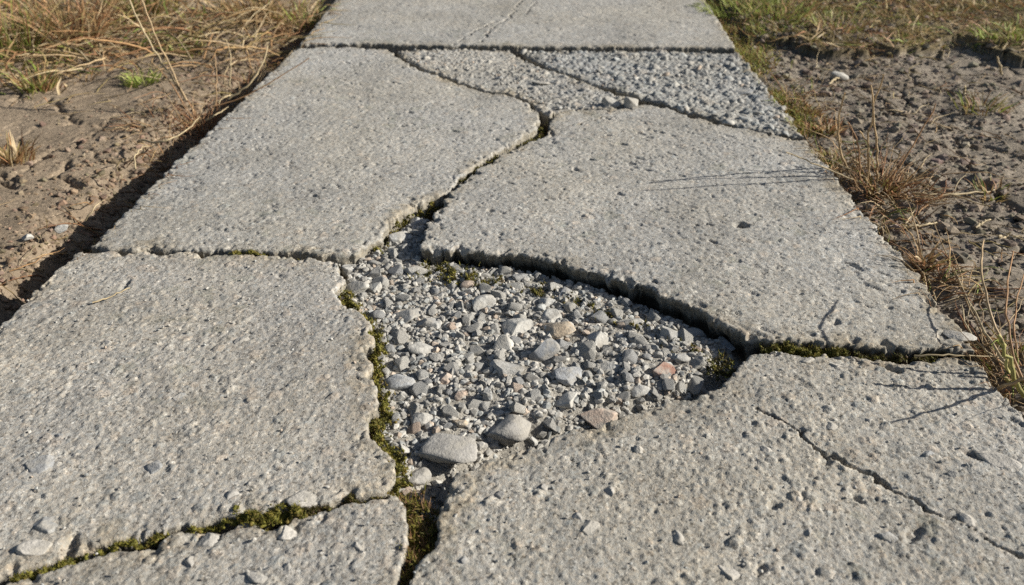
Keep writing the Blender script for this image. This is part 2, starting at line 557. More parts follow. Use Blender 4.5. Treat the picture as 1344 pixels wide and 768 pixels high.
    for (pu, pv, L, W, ang, dep) in pits:
        c = gp(pu, pv); s = scale_at(c)
        ca, sa = math.cos(ang), math.sin(ang)
        lx = (x - c[0]) * ca + (y - c[1]) * sa; ly = -(x - c[0]) * sa + (y - c[1]) * ca
        lx += .004 * vnoise(x / .012, y / .012, seed + 90); ly += .003 * vnoise(x / .012, y / .012, seed + 91)
        z -= dep * sstep(1.1, .45, np.hypot(lx / L, ly / W))
    for (pl, w, dep) in cracks:
        L = poly(pl)
        ax = x + .008 * fbm(x, y, .04, 3, seed + 70, .65); ay = y + .008 * fbm(x, y, .04, 3, seed + 71, .65)
        dd = seg_dist(ax, ay, L, False)
        ww = w * (.75 + .6 * vnoise(x / .05, y / .05, seed + 72))
        cut = sstep(1.25, .45, dd / np.maximum(ww, .0004))
        z -= dep * cut
        alb = alb * (1 - cut[:, None] * np.array((.74, .77, .80)))     # colour darkens inside the crack
        z -= (.25 * w if w > .0032 else 0) * sstep(4, 1, dd / w) * (.5 + .5 * vnoise(x / .02, y / .02, seed + 73))
    # worn rims and chips
    rr = .62 * rim * np.clip(.75 + .8 * fbm(x, y, .04, 3, seed + 80), .22, 2.0)
    t = np.clip(1 - d / rr, 0, 1)
    z -= rr * .75 * (1 - np.sqrt(np.clip(1 - t * t, 0, 1)))
    ch = sstep(.25, .6, fbm(x, y, .03, 3, seed + 85)) * chips
    z -= ch * .009 * sstep(.022, .002, d) * (1 + .5 * vnoise(x / .008, y / .008, seed + 86))
    alb *= (1 + .10 * sstep(.03, .004, d) * vnoise(x / .02, y / .02, seed + 88))[:, None]
    alb *= np.array(tint)
    V = [np.stack([x, y, z], 1)]
    jj, ii = np.nonzero(mask)
    a = idx[jj, ii]; b = idx[jj, ii + 1]; c = idx[jj + 1, ii + 1]; e = idx[jj + 1, ii]
    quads = [np.stack([a, b, c, e], 1)]
    # the broken flank
    ed = np.concatenate([np.stack([a, b], 1), np.stack([b, c], 1), np.stack([c, e], 1), np.stack([e, a], 1)])
    key = ed[:, 0].astype(np.int64) * (1 << 32) + ed[:, 1]
    rkey = ed[:, 1].astype(np.int64) * (1 << 32) + ed[:, 0]
    be = ed[~np.isin(key, rkey)]
    bv = np.unique(be)
    loc = np.full(len(x), -1, int); loc[bv] = np.arange(len(bv))
    bx, by, bz = x[bv], y[bv], z[bv]
    base = len(x); prev = bv
    ALB = [alb]
    Qn = np.roll(Q, -4, 0) - np.roll(Q, 4, 0)
    Qn = np.stack([Qn[:, 1], -Qn[:, 0]], 1)
    for _ in range(3):
        Qn = (np.roll(Qn, 5, 0) + Qn + np.roll(Qn, -5, 0))
    Qn /= np.linalg.norm(Qn, axis=1, keepdims=True) + 1e-9
    area = .5 * np.sum(Q[:, 0] * np.roll(Q[:, 1], -1) - np.roll(Q[:, 0], -1) * Q[:, 1])
    nrm = Qn[np.maximum(NI[used][bv], 0)] * (-1 if area > 0 else 1)
    levels = (.006, .014, .024, .036, .052, thick)
    for li, dz in enumerate(levels):
        zz = bz - dz
        fx = .0030 * vnoise(bx / .016 + 7 * zz / .016, by / .016 + zz / .013, seed + 100) + .0016 * vnoise(bx / .006 - zz / .006, by / .006 + zz / .005, seed + 102)
        fy = .0030 * vnoise(bx / .016 - 5 * zz / .016, by / .016 + zz / .012, seed + 104) + .0016 * vnoise(bx / .006 + zz / .006, by / .006 - zz / .005, seed + 106)
        ins = under * sstep(.004, .04, np.full(len(bx), dz)) * (.7 + .6 * vnoise(bx / .03, by / .03, seed + 110))
        V.append(np.stack([bx + fx + nrm[:, 0] * ins, by + fy + nrm[:, 1] * ins, zz], 1))
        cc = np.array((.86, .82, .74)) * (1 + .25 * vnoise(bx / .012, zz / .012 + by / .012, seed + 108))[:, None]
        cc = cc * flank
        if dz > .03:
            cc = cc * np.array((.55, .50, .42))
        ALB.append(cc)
        cur = base + np.arange(len(bv))
        q = np.stack([be[:, 0], prev[loc[be[:, 0]]], cur[loc[be[:, 0]]], cur[loc[be[:, 1]]], prev[loc[be[:, 1]]]], 1)
        quads.append(np.stack([q[:, 4], q[:, 1], q[:, 2], q[:, 3]], 1))
        base += len(bv); prev = cur
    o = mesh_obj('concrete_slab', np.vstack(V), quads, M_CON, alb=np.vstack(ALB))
    tag(o, label, 'slab', group, 'thing')
    return o


def flat(x, y):
    return np.zeros_like(x)


CF0, CF1 = C_FRONT[0], C_FRONT[-1]


def plane_c(x, y):                     # heaved: its broken front edge stands highest
    d = seg_dist(x, y, C_FRONT, False)
    return .005 * sstep(.7, 0, d)


GRP = 'broken slabs of the concrete path'
slab_T = make_slab(T_, .0042, 100, flat, 'far pale concrete slab with hairline cracks, beyond the straight joint', GRP, agg=.4, rim=.006,
                   cracks=[([(692, -4), (678, 6), (668, 24), (650, 34), (640, 44), (632, 56)],   .0023, .016), ([(655, 27), (625, 40), (600, 56)], .0026, .014), ([(704, 3), (690, 18)], .0026, .012)], amp=.55)
slab_B = make_slab(B_, .0028, 200, flat, 'smooth grey slab beside the dark soil trench, before the far joint', GRP, agg=.42, aggamp=.0011, rim=.007, amp=.75, own=.0026)
slab_U = make_slab(U_, .0034, 300, lambda x, y: np.zeros_like(x) - .004, 'small wedge of crumbling concrete between two cracks at the far joint', GRP, agg=.8, aggamp=.0036, aggcell=.015, rough=1.6, rim=.008, amp=.8, tint=(1.0, 1.0, 1.0))
slab_R = make_slab(R_, .0034, 400, lambda x, y: np.zeros_like(x) - .006, 'bluish rough slab of bare exposed pebbles next to the mossy right edge', GRP, agg=.85, aggamp=.0045, aggcell=.021, rough=2.2, rim=.009, amp=.8,
                   tint=(.90, .93, .97), expo_fn=lambda x, y: .8)
slab_C = make_slab(C_, .0026, 500, plane_c, 'heaved grey slab casting a dark shadow on the gravel hole', GRP, agg=.45, aggamp=.0011, rim=.0055, amp=.8, chips=1.0, own=.0034, under=.024, flank=.62,  # low flank value paints the shade of the broken front into its colour
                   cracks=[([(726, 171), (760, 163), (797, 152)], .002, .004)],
                   pits=[(973, 296, .017, .014, .2, .020), (1122, 351, .020, .006, -.9, .006), (1142, 377, .028, .005, -.75, .004), (1160, 360, .02, .004, -.8, .003), (1095, 425, .012, .008, .5, .005),
                         (1120, 448, .010, .012, .2, .007), (1160, 450, .010, .010, .2, .007), (1240, 440, .020, .012, .6, .006)])
slab_A = make_slab(A_, .0022, 600, flat, 'left grey slab whose ragged edge borders the gravel hole', GRP, agg=.62, aggamp=.0014, rim=.008, pit=.12, big=.95, amp=1.0,
                   expo_fn=lambda x, y: .15 + .5 * sstep(1.35, .7, y), tint=(1.0, .985, .97),
                   pits=[(91, 712, .010, .018, .1, .010), (165, 372, .006, .022, .1, .004)])
slab_E = make_slab(E_, .0022, 700, lambda x, y: np.zeros_like(x) - .003, 'nearest left slab corner bordered by two mossy cracks', GRP, agg=.7, aggamp=.0015, rim=.008, pit=.12, big=.95, amp=1.0, tint=(1.0, .985, .965),
                   expo_fn=lambda x, y: .45)
slab_D = make_slab(D_, .0022, 800, flat, 'wide near slab split by a long dark diagonal crack', GRP, agg=.66, aggamp=.0016, rim=.007, pit=.12, big=.95, amp=1.0, tint=(1.0, .985, .96),
                   expo_fn=lambda x, y: .4,
                   cracks=[([(992, 533), (1010, 545), (1048, 567), (1075, 592), (1088, 600)], .0020, .012), ([(1075, 590), (1100, 602), (1145, 626), (1190, 655)], .0030, .050), ([(1190, 655), (1230, 672), (1270, 692), (1310, 712), (1350, 735), (1420, 775)], .0021, .030)],
                   pits=[(1172, 484, .020, .008, -.5, .010), (1085, 606, .012, .007, .5, .006), (1284, 598, .026, .006, -.5, .007), (1015, 665, .009, .006, .7, .005), (998, 750, .012, .006, .8, .005), (1200, 700, .02, .008, .8, .006),
                         (1128, 655, .010, .005, -.6, .005)])

# ------------------------------------------------------------------ ground: one sheet
HB0, HB1 = HOLE.min(0), HOLE.max(0)
TURF = poly([(900, -60), (1000, 60), (1040, 48), (1060, 66), (1120, 72), (1180, 68), (1222, 56), (1260, 54), (1300, 66), (1345, 78), (1500, 95), (2200, 120), (2200, -150), (900, -150)])
GLEFT = poly([(-900, 60), (-100, 95), (60, 110), (130, 78), (190, 60), (260, 50), (330, 40), (380, 30), (440, -10), (440, -150), (-900, -150)])


CRACKS = [poly(p, -.035) for p in ([(72, 222), (88, 226), (104, 233)], [(72, 222), (80, 212), (88, 204)], [(-10, 226), (12, 234), (30, 241)], [(60, 120), (78, 136), (98, 152)], [(130, 232), (150, 224)],
                                   [(1253, 188), (1258, 205), (1266, 218), (1274, 232)], [(1215, 172), (1236, 180), (1253, 188)], [(1253, 188), (1290, 196), (1320, 204)], [(1130, 120), (1160, 142), (1170, 158)], [(1200, 236), (1230, 246), (1250, 240)])]


def trodden(x, y):
    o = np.zeros(x.shape)
    wx = x + .012 * fbm(x, y, .04, 3, 981); wy = y + .012 * fbm(x, y, .04, 3, 983)
    for L in CRACKS:
        m = (x > L[:, 0].min() - .1) & (x < L[:, 0].max() + .1) & (y > L[:, 1].min() - .1) & (y < L[:, 1].max() + .1)
        if m.any():
            o[m] -= .032 * (.5 + .6 * vnoise(wx[m] / .05, wy[m] / .05, 985)) * sstep(.0105, .002, seg_dist(wx[m], wy[m], L, False))
    return o


def ground_z(x, y, want=False):
    x = np.asarray(x, float); y = np.asarray(y, float)
    path = (x > xl(y)) & (x < xr(y)) & (y < 6.0)
    dl = xl(y) - x                     # metres left of the path
    dr = x - xr(y)
    rough = fbm(x, y, .30, 4, 901)
    fine = fbm(x, y, .035, 4, 905, .6)
    ff1, ff2, fid = voro(x + .02 * vnoise(x / .05, y / .05, 3), y + .02 * vnoise(x / .05, y / .05, 4), .17, 911)
    crk = sstep(.07, .0, ff2 - ff1) * sstep(-.15, .15, fbm(x, y, .5, 2, 915))
    wx = x + .010 * vnoise(x / .02, y / .02, 923); wy = y + .010 * vnoise(x / .02, y / .02, 924)
    clod = 0
    for cs, ca in ((.060, 1.0), (.024, .35)):
        c1, c2, cid, ox, oy = voro(wx, wy, cs, 921 + int(cs * 1000), .95, True)
        tl = np.clip(.5 + 1.6 * (((cid * 31.7) % 1) - .5) * ox + 1.6 * (((cid * 83.1) % 1) - .5) * oy, 0, 1.3)
        clod = clod + ca * sstep(.02, .22, c2 - c1) * tl * (cid > .25)
    # left: dry trodden mud, lower along the path
    zl = -.054 - (.056 + .03 * sstep(2.1, 1.5, y)) * sstep(.25, .08, dl + .04 * fbm(x, y, .12, 3, 935)) * (1 - .6 * sstep(2.2, 3.2, y)) + .006 * rough + .0018 * fine
    cm = sstep(.36, .05, dl + .16 * fbm(x, y, .25, 2, 931)) * sstep(2.6, 1.9, y)
    cm = np.clip(cm + .6 * sstep(.15, .5, fbm(x, y, .4, 2, 933)), 0, 1)
    zl = zl + cm * (clod * .006 + .004 * fine) - crk * .014 * (1 - cm * .6) + trodden(x, y)
    zl = zl + .018 * sstep(3.0, 3.8, y)
    # right: rough dark soil level with the slabs
    cr = np.clip(.25 + 1.5 * fbm(x, y, .32, 3, 941), 0, 1)
    zr = -.022 - .010 * sstep(.10, .01, dr) + .012 * rough + .0032 * fine + (.05 + .95 * cr) * clod * .0046 - crk * .020 + trodden(x, y)
    ti = inside(x + .05 * fbm(x, y, .12, 3, 951), y + .12 * fbm(x, y, .18, 3, 953), TURF)
    zr = np.where(ti, zr + .030, zr)
    # the bed under the path
    zb = np.full(x.shape, -.075) + .004 * fine
    hm = (x > HB0[0] - .05) & (x < HB1[0] + .05) & (y > HB0[1] - .05) & (y < HB1[1] + .05)
    gw = np.zeros(x.shape)
    if hm.any():
        hx, hy = x[hm], y[hm]
        dg = seg_dist(hx, hy, GRAV); ig = inside(hx, hy, GRAV)
        dcf = seg_dist(hx, hy, C_FRONT, False)
        sd = np.where(ig, dg, -dg)
        w = sstep(-.035, .012, sd)
        ddr = seg_dist(hx, hy, D_RIM, False)
        zg = -.024 - .005 * sstep(.08, .0, dcf) - .034 * sstep(.085, .02, ddr) + .005 * fbm(hx, hy, .09, 2, 961) + .0035 * fine[hm]
        ih = inside(hx, hy, HOLE); dh = seg_dist(hx, hy, HOLE)
        zh = np.where(ih | (dh < .03), -.045 + .004 * fine[hm], zb[hm])
        zb[hm] = zh * (1 - w) + zg * w
        gw[hm] = sstep(-.012, .01, sd)
    el = sstep(-.05, .0, dl); er = sstep(-.03, .01, dr)
    z = zb * (1 - el) * (1 - er) + zl * el + zr * er
    far = sstep(6, 14, np.hypot(x, y))
    z = z * (1 - far) + far * (-.03 + .06 * rough)
    if not want:
        return z
    return z, dict(path=path, cm=cm, crk=crk, cid=cid, gw=gw, el=el, er=er, ti=ti, rough=rough, fine=fine)


def axis(lo, hi, step, outer, growth=1.25):
    a = list(np.arange(lo, hi, step))
    s = step; v = a[-1]
    up = []
    while v < outer:
        s *= growth; v += s; up.append(v)
    s = step; v = lo; dn = []
    while v > -outer:
        s *= growth; v -= s; dn.append(v)
    return np.array(dn[::-1] + a + up)


gx = axis(-2.3, 2.5, .006, 60); gy = axis(.45, 4.5, .006, 60)
X, Y = np.meshgrid(gx, gy)
xf, yf = X.ravel(), Y.ravel()
zf, gi = ground_z(xf, yf, True)
dryl = np.array((.30, .236, .168)); darkl = np.array((.205, .158, .112))
rs = np.array((.21, .176, .138)); rs2 = np.array((.29, .25, .20))
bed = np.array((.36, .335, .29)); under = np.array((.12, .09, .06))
k1 = np.clip(.5 + .7 * fbm(xf, yf, .4, 3, 971), 0, 1)[:, None]
al = dryl * (1 - k1 * .5) + darkl * k1 * .5
al = al * (1 - .35 * gi['cm'][:, None]) + darkl * .35 * gi['cm'][:, None]
ar = rs * (1 - k1) + rs2 * k1
turfc = np.array((.17, .135, .075))
ar = np.where(gi['ti'][:, None], turfc * (.7 + .6 * k1), ar)
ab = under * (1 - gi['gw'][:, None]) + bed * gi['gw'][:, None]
el, er = gi['el'][:, None], gi['er'][:, None]
alb = ab * (1 - el) * (1 - er) + al * el + ar * er
alb = alb * (.94 + .12 * gi['cid'][:, None])
nx_, ny_ = len(gx), len(gy)
ii = np.arange(nx_ * ny_).reshape(ny_, nx_)
ground = mesh_obj('ground', np.stack([xf, yf, zf], 1), np.stack([ii[:-1, :-1].ravel(), ii[:-1, 1:].ravel(), ii[1:, 1:].ravel(), ii[1:, :-1].ravel()], 1), M_SOIL, alb=alb)
tag(ground, 'bare dry soil around and under the broken path', None, None, 'structure')


def gz(x, y):
    return float(ground_z(np.array([x]), np.array([y]))[0])


# ------------------------------------------------------------------ stones
def ico(sub):
    import bmesh
    bm = bmesh.new()
    bmesh.ops.create_icosphere(bm, subdivisions=sub, radius=1.0)
    v = np.array([p.co[:] for p in bm.verts]); f = np.array([[q.index for q in p.verts] for p in bm.faces])
    bm.free()
    return v, f


ICO = {k: ico(k) for k in (1, 2, 3, 4)}


def rock_shape(seed, sub=3, cuts=9, lo=.55, hi=.92, nz=.06):
    """a broken, water-worn stone: a ball cut by random planes, then slightly roughened"""
    r = np.random.default_rng(seed)
    v, f = ICO[sub]
    v = v.copy()
    for _ in range(cuts):
        n = r.normal(size=3); n /= np.linalg.norm(n)
        d = r.uniform(lo, hi)
        over = v @ n - d
        v -= np.clip(over, 0, None)[:, None] * n * .93
    if nz:
        for k in range(3):
            w = r.normal(size=3) * (2.5 + 2.5 * k); ph = r.uniform(0, 6.28)
            v *= (1 + nz / (k + 1) * np.sin(v @ w + ph))[:, None]
    v -= (v.max(0) + v.min(0)) / 2
    return v / np.abs(v).max(0), f


STONE_DATA = [rock_shape(1000 + i, 4, 8 + i % 9, .36, .80, .04) for i in range(36)]


STONE_DATA.append(rock_shape(5, 4, 8, .36, .52, .025))
STONE_DATA.append(rock_shape(17, 4, 8, .36, .55, .03))


def put_stone(name, p, size, rot, shape, mat, label, group, sink=.28, parent=None, cat='stone', tilt=(0, 0), base=None, var=None):
    """a stone bedded at point p; size = half width, half depth, half height"""
    v, f = STONE_DATA[shape % len(STONE_DATA)]
    me_v = v * np.array(size)
    o = mesh_obj(name, me_v, f, mat)
    z = p[2] if len(p) > 2 else (base if base is not None else gz(p[0], p[1]))
    o.location = (p[0], p[1], z + size[2] * (1 - 2 * sink))
    o.rotation_euler = (tilt[0], tilt[1], rot)
    if parent is not None:
        o.parent = parent
    else:
        tag(o, label, cat, group, 'thing')
    return o


placed = []                            # (x, y, radius) of the stones that already lie in the hole
HG = 'stones in the gravel hole'
# u, v, width and height in the photo, material, label, shape, rotation, flatness
NAMED = [
    (552, 354, 38, 22, M_PALE, 'pale rounded stone by the mossy corner under the heaved slab', 3, .1, .75),
    (469, 378, 29, 25, M_PALE, 'rounded pale stone in the hole corner nearest the mossy slab joint', 5, .4, .8),
    (459, 350, 20, 19, M_GREY, 'small light stone wedged beside the corner tip of the left slab', 7, .9, .8),
    (494, 379, 15, 24, M_GREY, 'narrow pale grey stone right of the rounded pale corner stone', 9, 1.3, .8),
    (635, 397, 29, 26, M_GREY, 'upright pale grey stone alone among fine gravel, behind the hole centre', 11, .5, .95),
    (535, 413, 36, 22, M_GREY, 'flat light grey stone, left one of a touching pair', 13, .2, .55),
    (566, 423, 30, 24, M_GREY, 'dusty grey stone, right one of a touching pair', 15, 1.2, .6),
    (680, 430, 37, 26, M_PALE, 'cream coloured blocky stone in the middle of the hole', 17, .3, .8),
    (659, 452, 29, 30, M_PALE, 'light rounded stone just in front of the cream blocky stone', 19, .8, .85),
    (552, 458, 30, 20, M_PALE, 'whitish flat stone near the mossy left rim of the hole', 21, .15, .55),
    (711, 456, 41, 38, M_SHADE, 'blue-grey angular stone with a pointed top, shade painted into its colour', 2, .7, .95),
    (732, 434, 41, 22, M_TAN, 'flat tan stone behind the blue-grey pointed stone', 23, .05, .6),
    (788, 444, 30, 26, M_GREY, 'rounded mid grey stone in the right half of the hole', 25, .5, .85),
    (719, 396, 22, 22, M_GREY, 'small blocky stone below the shadow of the heaved slab', 27, .3, .9),
    (723, 417, 28, 16, M_PALE, 'thin flat stone leaning over the tan stone', 29, 2.6, .5),
    (744, 383, 30, 18, M_BLUE, 'bluish flat stone half in the shadow of the heaved slab', 31, 2.9, .6),
    (826, 427, 32, 14, M_PALE, 'long flat whitish stone beside moss near the shadow line', 33, .05, .5),
    (877, 438, 28, 24, M_GREY, 'triangular grey stone leaning on the moss by the shadow', 35, .9, .9),
    (911, 432, 28, 15, M_BLUE, 'flat bluish stone lying fully in the slab shadow', 4, .1, .55),
    (953, 444, 26, 17, M_BLUE, 'blue-grey slanted stone in shadow at the hole tip', 6, 2.5, .6),
    (870, 486, 30, 26, M_RED, 'reddish brown angular stone, the only dark red one', 8, .5, .9),
    (665, 483, 40, 24, M_GREY, 'broad pinkish grey stone in front of the light rounded stone', 10, .1, .65),
    (747, 493, 36, 22, M_BLUE, 'smooth bluish slab-like stone below the blue-grey pointed stone', 12, .3, .6),
    (582, 499, 25, 20, M_PINK, 'round salmon coloured pebble left of the hole centre', 14, .2, .85),
    (604, 520, 16, 17, M_PINK, 'little orange-pink pebble beside the round salmon pebble', 16, .9, .9),
    (526, 499, 38, 24, M_BLUE, 'mottled blue-grey stone touching the left moss strip', 18, .3, .75),
    (668, 555, 54, 44, M_EMB, 'big humped grey stone near the front rim of the hole', 20, .4, .85),
    (587, 586, 68, 42, M_EMB, 'largest stone, flat topped grey wedge at the front of the hole', 36, .45, .52),
    (787, 536, 46, 24, M_PINK, 'flat pink stone resting against the wide near slab', 24, .05, .6),
    (744, 524, 32, 22, M_PALE, 'pale grey-green stone left of the flat pink stone', 26, .6, .75),
    (548, 620, 33, 24, M_EMB, 'light grey stone at the front end of the hole by the leaf litter', 28, .3, .8),
    (531, 592, 19, 22, M_PALE, 'small pale stone between the left moss and the largest stone', 30, 1.1, .9),
    (605, 556, 21, 20, M_TAN, 'buff rounded pebble behind the largest stone', 32, .4, .85),
    (554, 548, 28, 24, M_PALE, 'pale lumpy stone behind the small pale stone on the left', 34, .7, .8),
    (641, 520, 12, 24, M_GREY, 'thin upright sliver of stone in front of the broad pinkish stone', 1, 1.5, 1.2),
    (700, 566, 17, 15, M_GREY, 'little grey stone tucked right of the big humped stone', 15, .2, .8),
    (957, 474, 24, 18, M_BLUE, 'bluish stone in the narrow right tip of the hole', 3, .4, .8),
    (648, 603, 30, 12, M_GREY, 'low grey stone half buried under the near slab rim', 5, .2, .6),
    (525, 312, 26, 20, M_GREY, 'grey stone in the narrow gap between the two upper slabs', 12, .8, .7),
    (545, 290, 24, 18, M_BLUE, 'bluish stone highest up in the narrow gap between slabs', 14, 1.2, .7),
    (896, 470, 24, 16, M_GREY, 'grey stone right of the reddish brown stone', 21, .7, .7),
    (800, 480, 26, 18, M_PALE, 'light stone left of the reddish brown stone', 9, .2, .7),
    (840, 510, 26, 18, M_GREY, 'grey stone on the front rim below the reddish brown stone', 31, .2, .7),
]
for i, (u, v, w, h, mat, lab, shp, rot, fl) in enumerate(NAMED):
    p = gp(u, v + h * .30, -.030)
    s = scale_at(p)
    a = w * s * .5 * 1.14
    b = a * (.72 + .2 * ((i * 37) % 10) / 10)
    c = max(.36 * a, h * s * .46 * fl)
    put_stone('pebble', (p[0], p[1]), (a, b, c), rot * .6, shp, mat, lab, HG, sink=.36, cat='pebble')
    placed.append((p[0], p[1], max(a, b) * .92))

# more pebbles, bedded between them
mats = [M_GREY] * 12 + [M_PALE] * 6 + [M_BLUE] * 3 + [M_PINK]
protos = []
for i in range(57):
    v, f = STONE_DATA[i % 36]
    o = mesh_obj('pebble', v * np.array((1, .8, .50 + .025 * (i % 8))), f, mats[i % len(mats)])
    protos.append(o)
cand = rng.uniform(HB0, HB1, size=(9000, 2))
cand = cand[inside(cand[:, 0], cand[:, 1], GRAV)]
dgr = seg_dist(cand[:, 0], cand[:, 1], GRAV)
cz = ground_z(cand[:, 0], cand[:, 1])
got = 0
sizes = np.concatenate([rng.uniform(.013, .020, 46), rng.uniform(.0095, .013, 100), rng.uniform(.0068, .0095, 110)])
ci = 0
for rsz in sizes:
    while ci < len(cand):
        x, y = cand[ci]
        ok = dgr[ci] > rsz * .5 and all((x - a) ** 2 + (y - b) ** 2 > (r * .82 + rsz * .70) ** 2 for a, b, r in placed)
        z0 = cz[ci]
        ci += 1
        if ok:
            break
    else:
        # start over on a fresh scatter when the first one is used up
        cand = rng.uniform(HB0, HB1, size=(9000, 2)); cand = cand[inside(cand[:, 0], cand[:, 1], GRAV)]
        dgr = seg_dist(cand[:, 0], cand[:, 1], GRAV); cz = ground_z(cand[:, 0], cand[:, 1]); ci = 0
        continue
    pr = protos[got % len(protos)]
    o = pr if got < len(protos) else pr.copy()
    if got >= len(protos):
        COL.objects.link(o)
    o.scale = (rsz, rsz, rsz)
    o.location = (x, y, z0 + rsz * .16)
    o.rotation_euler = (rng.uniform(-.5, .5), rng.uniform(-.5, .5), rng.uniform(0, 6.28))
    tag(o, 'one of the small loose pebbles packed between the bigger stones of the hole', 'pebble', 'small pebbles filling the hole', 'thing')
    placed.append((x, y, rsz * .85))
    got += 1


def stone_mass(name, pts, rad, cols, mat, sub=2, flatz=.7, lift=.2, seed=0, nshape=24, cuts=8):
    """many grains nobody could count, as one object; pts (n,3)"""
    r = np.random.default_rng(seed)
    shapes = [rock_shape(seed * 100 + i, sub, cuts, .35, .8, .04)[0] for i in range(nshape)]
    f0 = ICO[sub][1]
    nv = len(ICO[sub][0]); n = len(pts)
    V = np.zeros((n, nv, 3)); sel = r.integers(0, nshape, n)
    ang = r.uniform(0, 6.283, n); tx = r.uniform(-.7, .7, n)
    for i in range(nshape):
        m = sel == i
        k = m.sum()
        if not k:
            continue
        sc = np.stack([np.ones(k), r.uniform(.65, 1, k), flatz * r.uniform(.7, 1.2, k)], 1) * rad[m][:, None]
        v = shapes[i][None] * sc[:, None, :]
        ct, st = np.cos(tx[m])[:, None], np.sin(tx[m])[:, None]
        y_ = v[..., 1] * ct - v[..., 2] * st; z_ = v[..., 1] * st + v[..., 2] * ct
        c, s = np.cos(ang[m])[:, None], np.sin(ang[m])[:, None]
        V[m] = np.stack([v[..., 0] * c - y_ * s, v[..., 0] * s + y_ * c, z_], 2) + pts[m][:, None, :]
    V[..., 2] += (lift * rad)[:, None]
    F = (np.arange(n) * nv)[:, None, None] + f0[None]
    A = np.repeat(cols[:, None, :], nv, 1)
    return mesh_obj(name, V.reshape(-1, 3), F.reshape(-1, 3), mat, alb=A.reshape(-1, 3), smooth=(sub > 1))


def grey_cols(n, r, blue=.2):
    base = np.array((.42, .40, .36))
    c = base[None] * r.uniform(.66, 1.18, (n, 1))
    t = r.random(n)
    c[t < blue] *= np.array((.88, .93, .98))
    c[t > .93] *= np.array((1.12, .97, .86))
    return np.clip(c, .05, .62)


r = np.random.default_rng(21)
g1 = r.uniform(HB0, HB1, size=(20000, 2)); g1 = g1[inside(g1[:, 0], g1[:, 1], GRAV)]
gr = r.uniform(.0013, .0026, len(g1)); sw = r.random(len(g1)) < .42; gr[sw] = r.uniform(.0028, .0078, sw.sum())
o = stone_mass('gravel', np.column_stack([g1, ground_z(g1[:, 0], g1[:, 1])]), gr, grey_cols(len(g1), r), M_GRAVEL, sub=1, seed=3)
tag(o, 'fine grey gravel covering the floor of the hole', None, None, 'stuff')

# stones lying loose elsewhere
for (u, v, w, h, mat, lab, shp, z) in [
        (802, 134, 27, 15, M_PALE, 'pale loose stone in the dark crack of the heaved slab, left of its twin', 3, -.004),
        (828, 135, 20, 16, M_GREY, 'small loose stone in the dark crack, right of the pale one', 7, -.004),
        (1100, 100, 27, 12, M_PALE, 'white flat stone lying on the dark soil right of the path', 21, -.02),
        (82, 300, 16, 9, M_GREY, 'small grey stone on the dry soil by the shaded trench', 11, -.04),
        (36, 312, 15, 9, M_PALE, 'tiny pale stone among the soil crumbs left of the slab joint', 13, -.04)]:
    p = gp(u, v + h * .3, z); s = scale_at(p)
    put_stone('loose_stone', (p[0], p[1]), (w * s * .5, w * s * .38, h * s * .55), .2, shp, mat, lab, None, sink=.2, base=z)

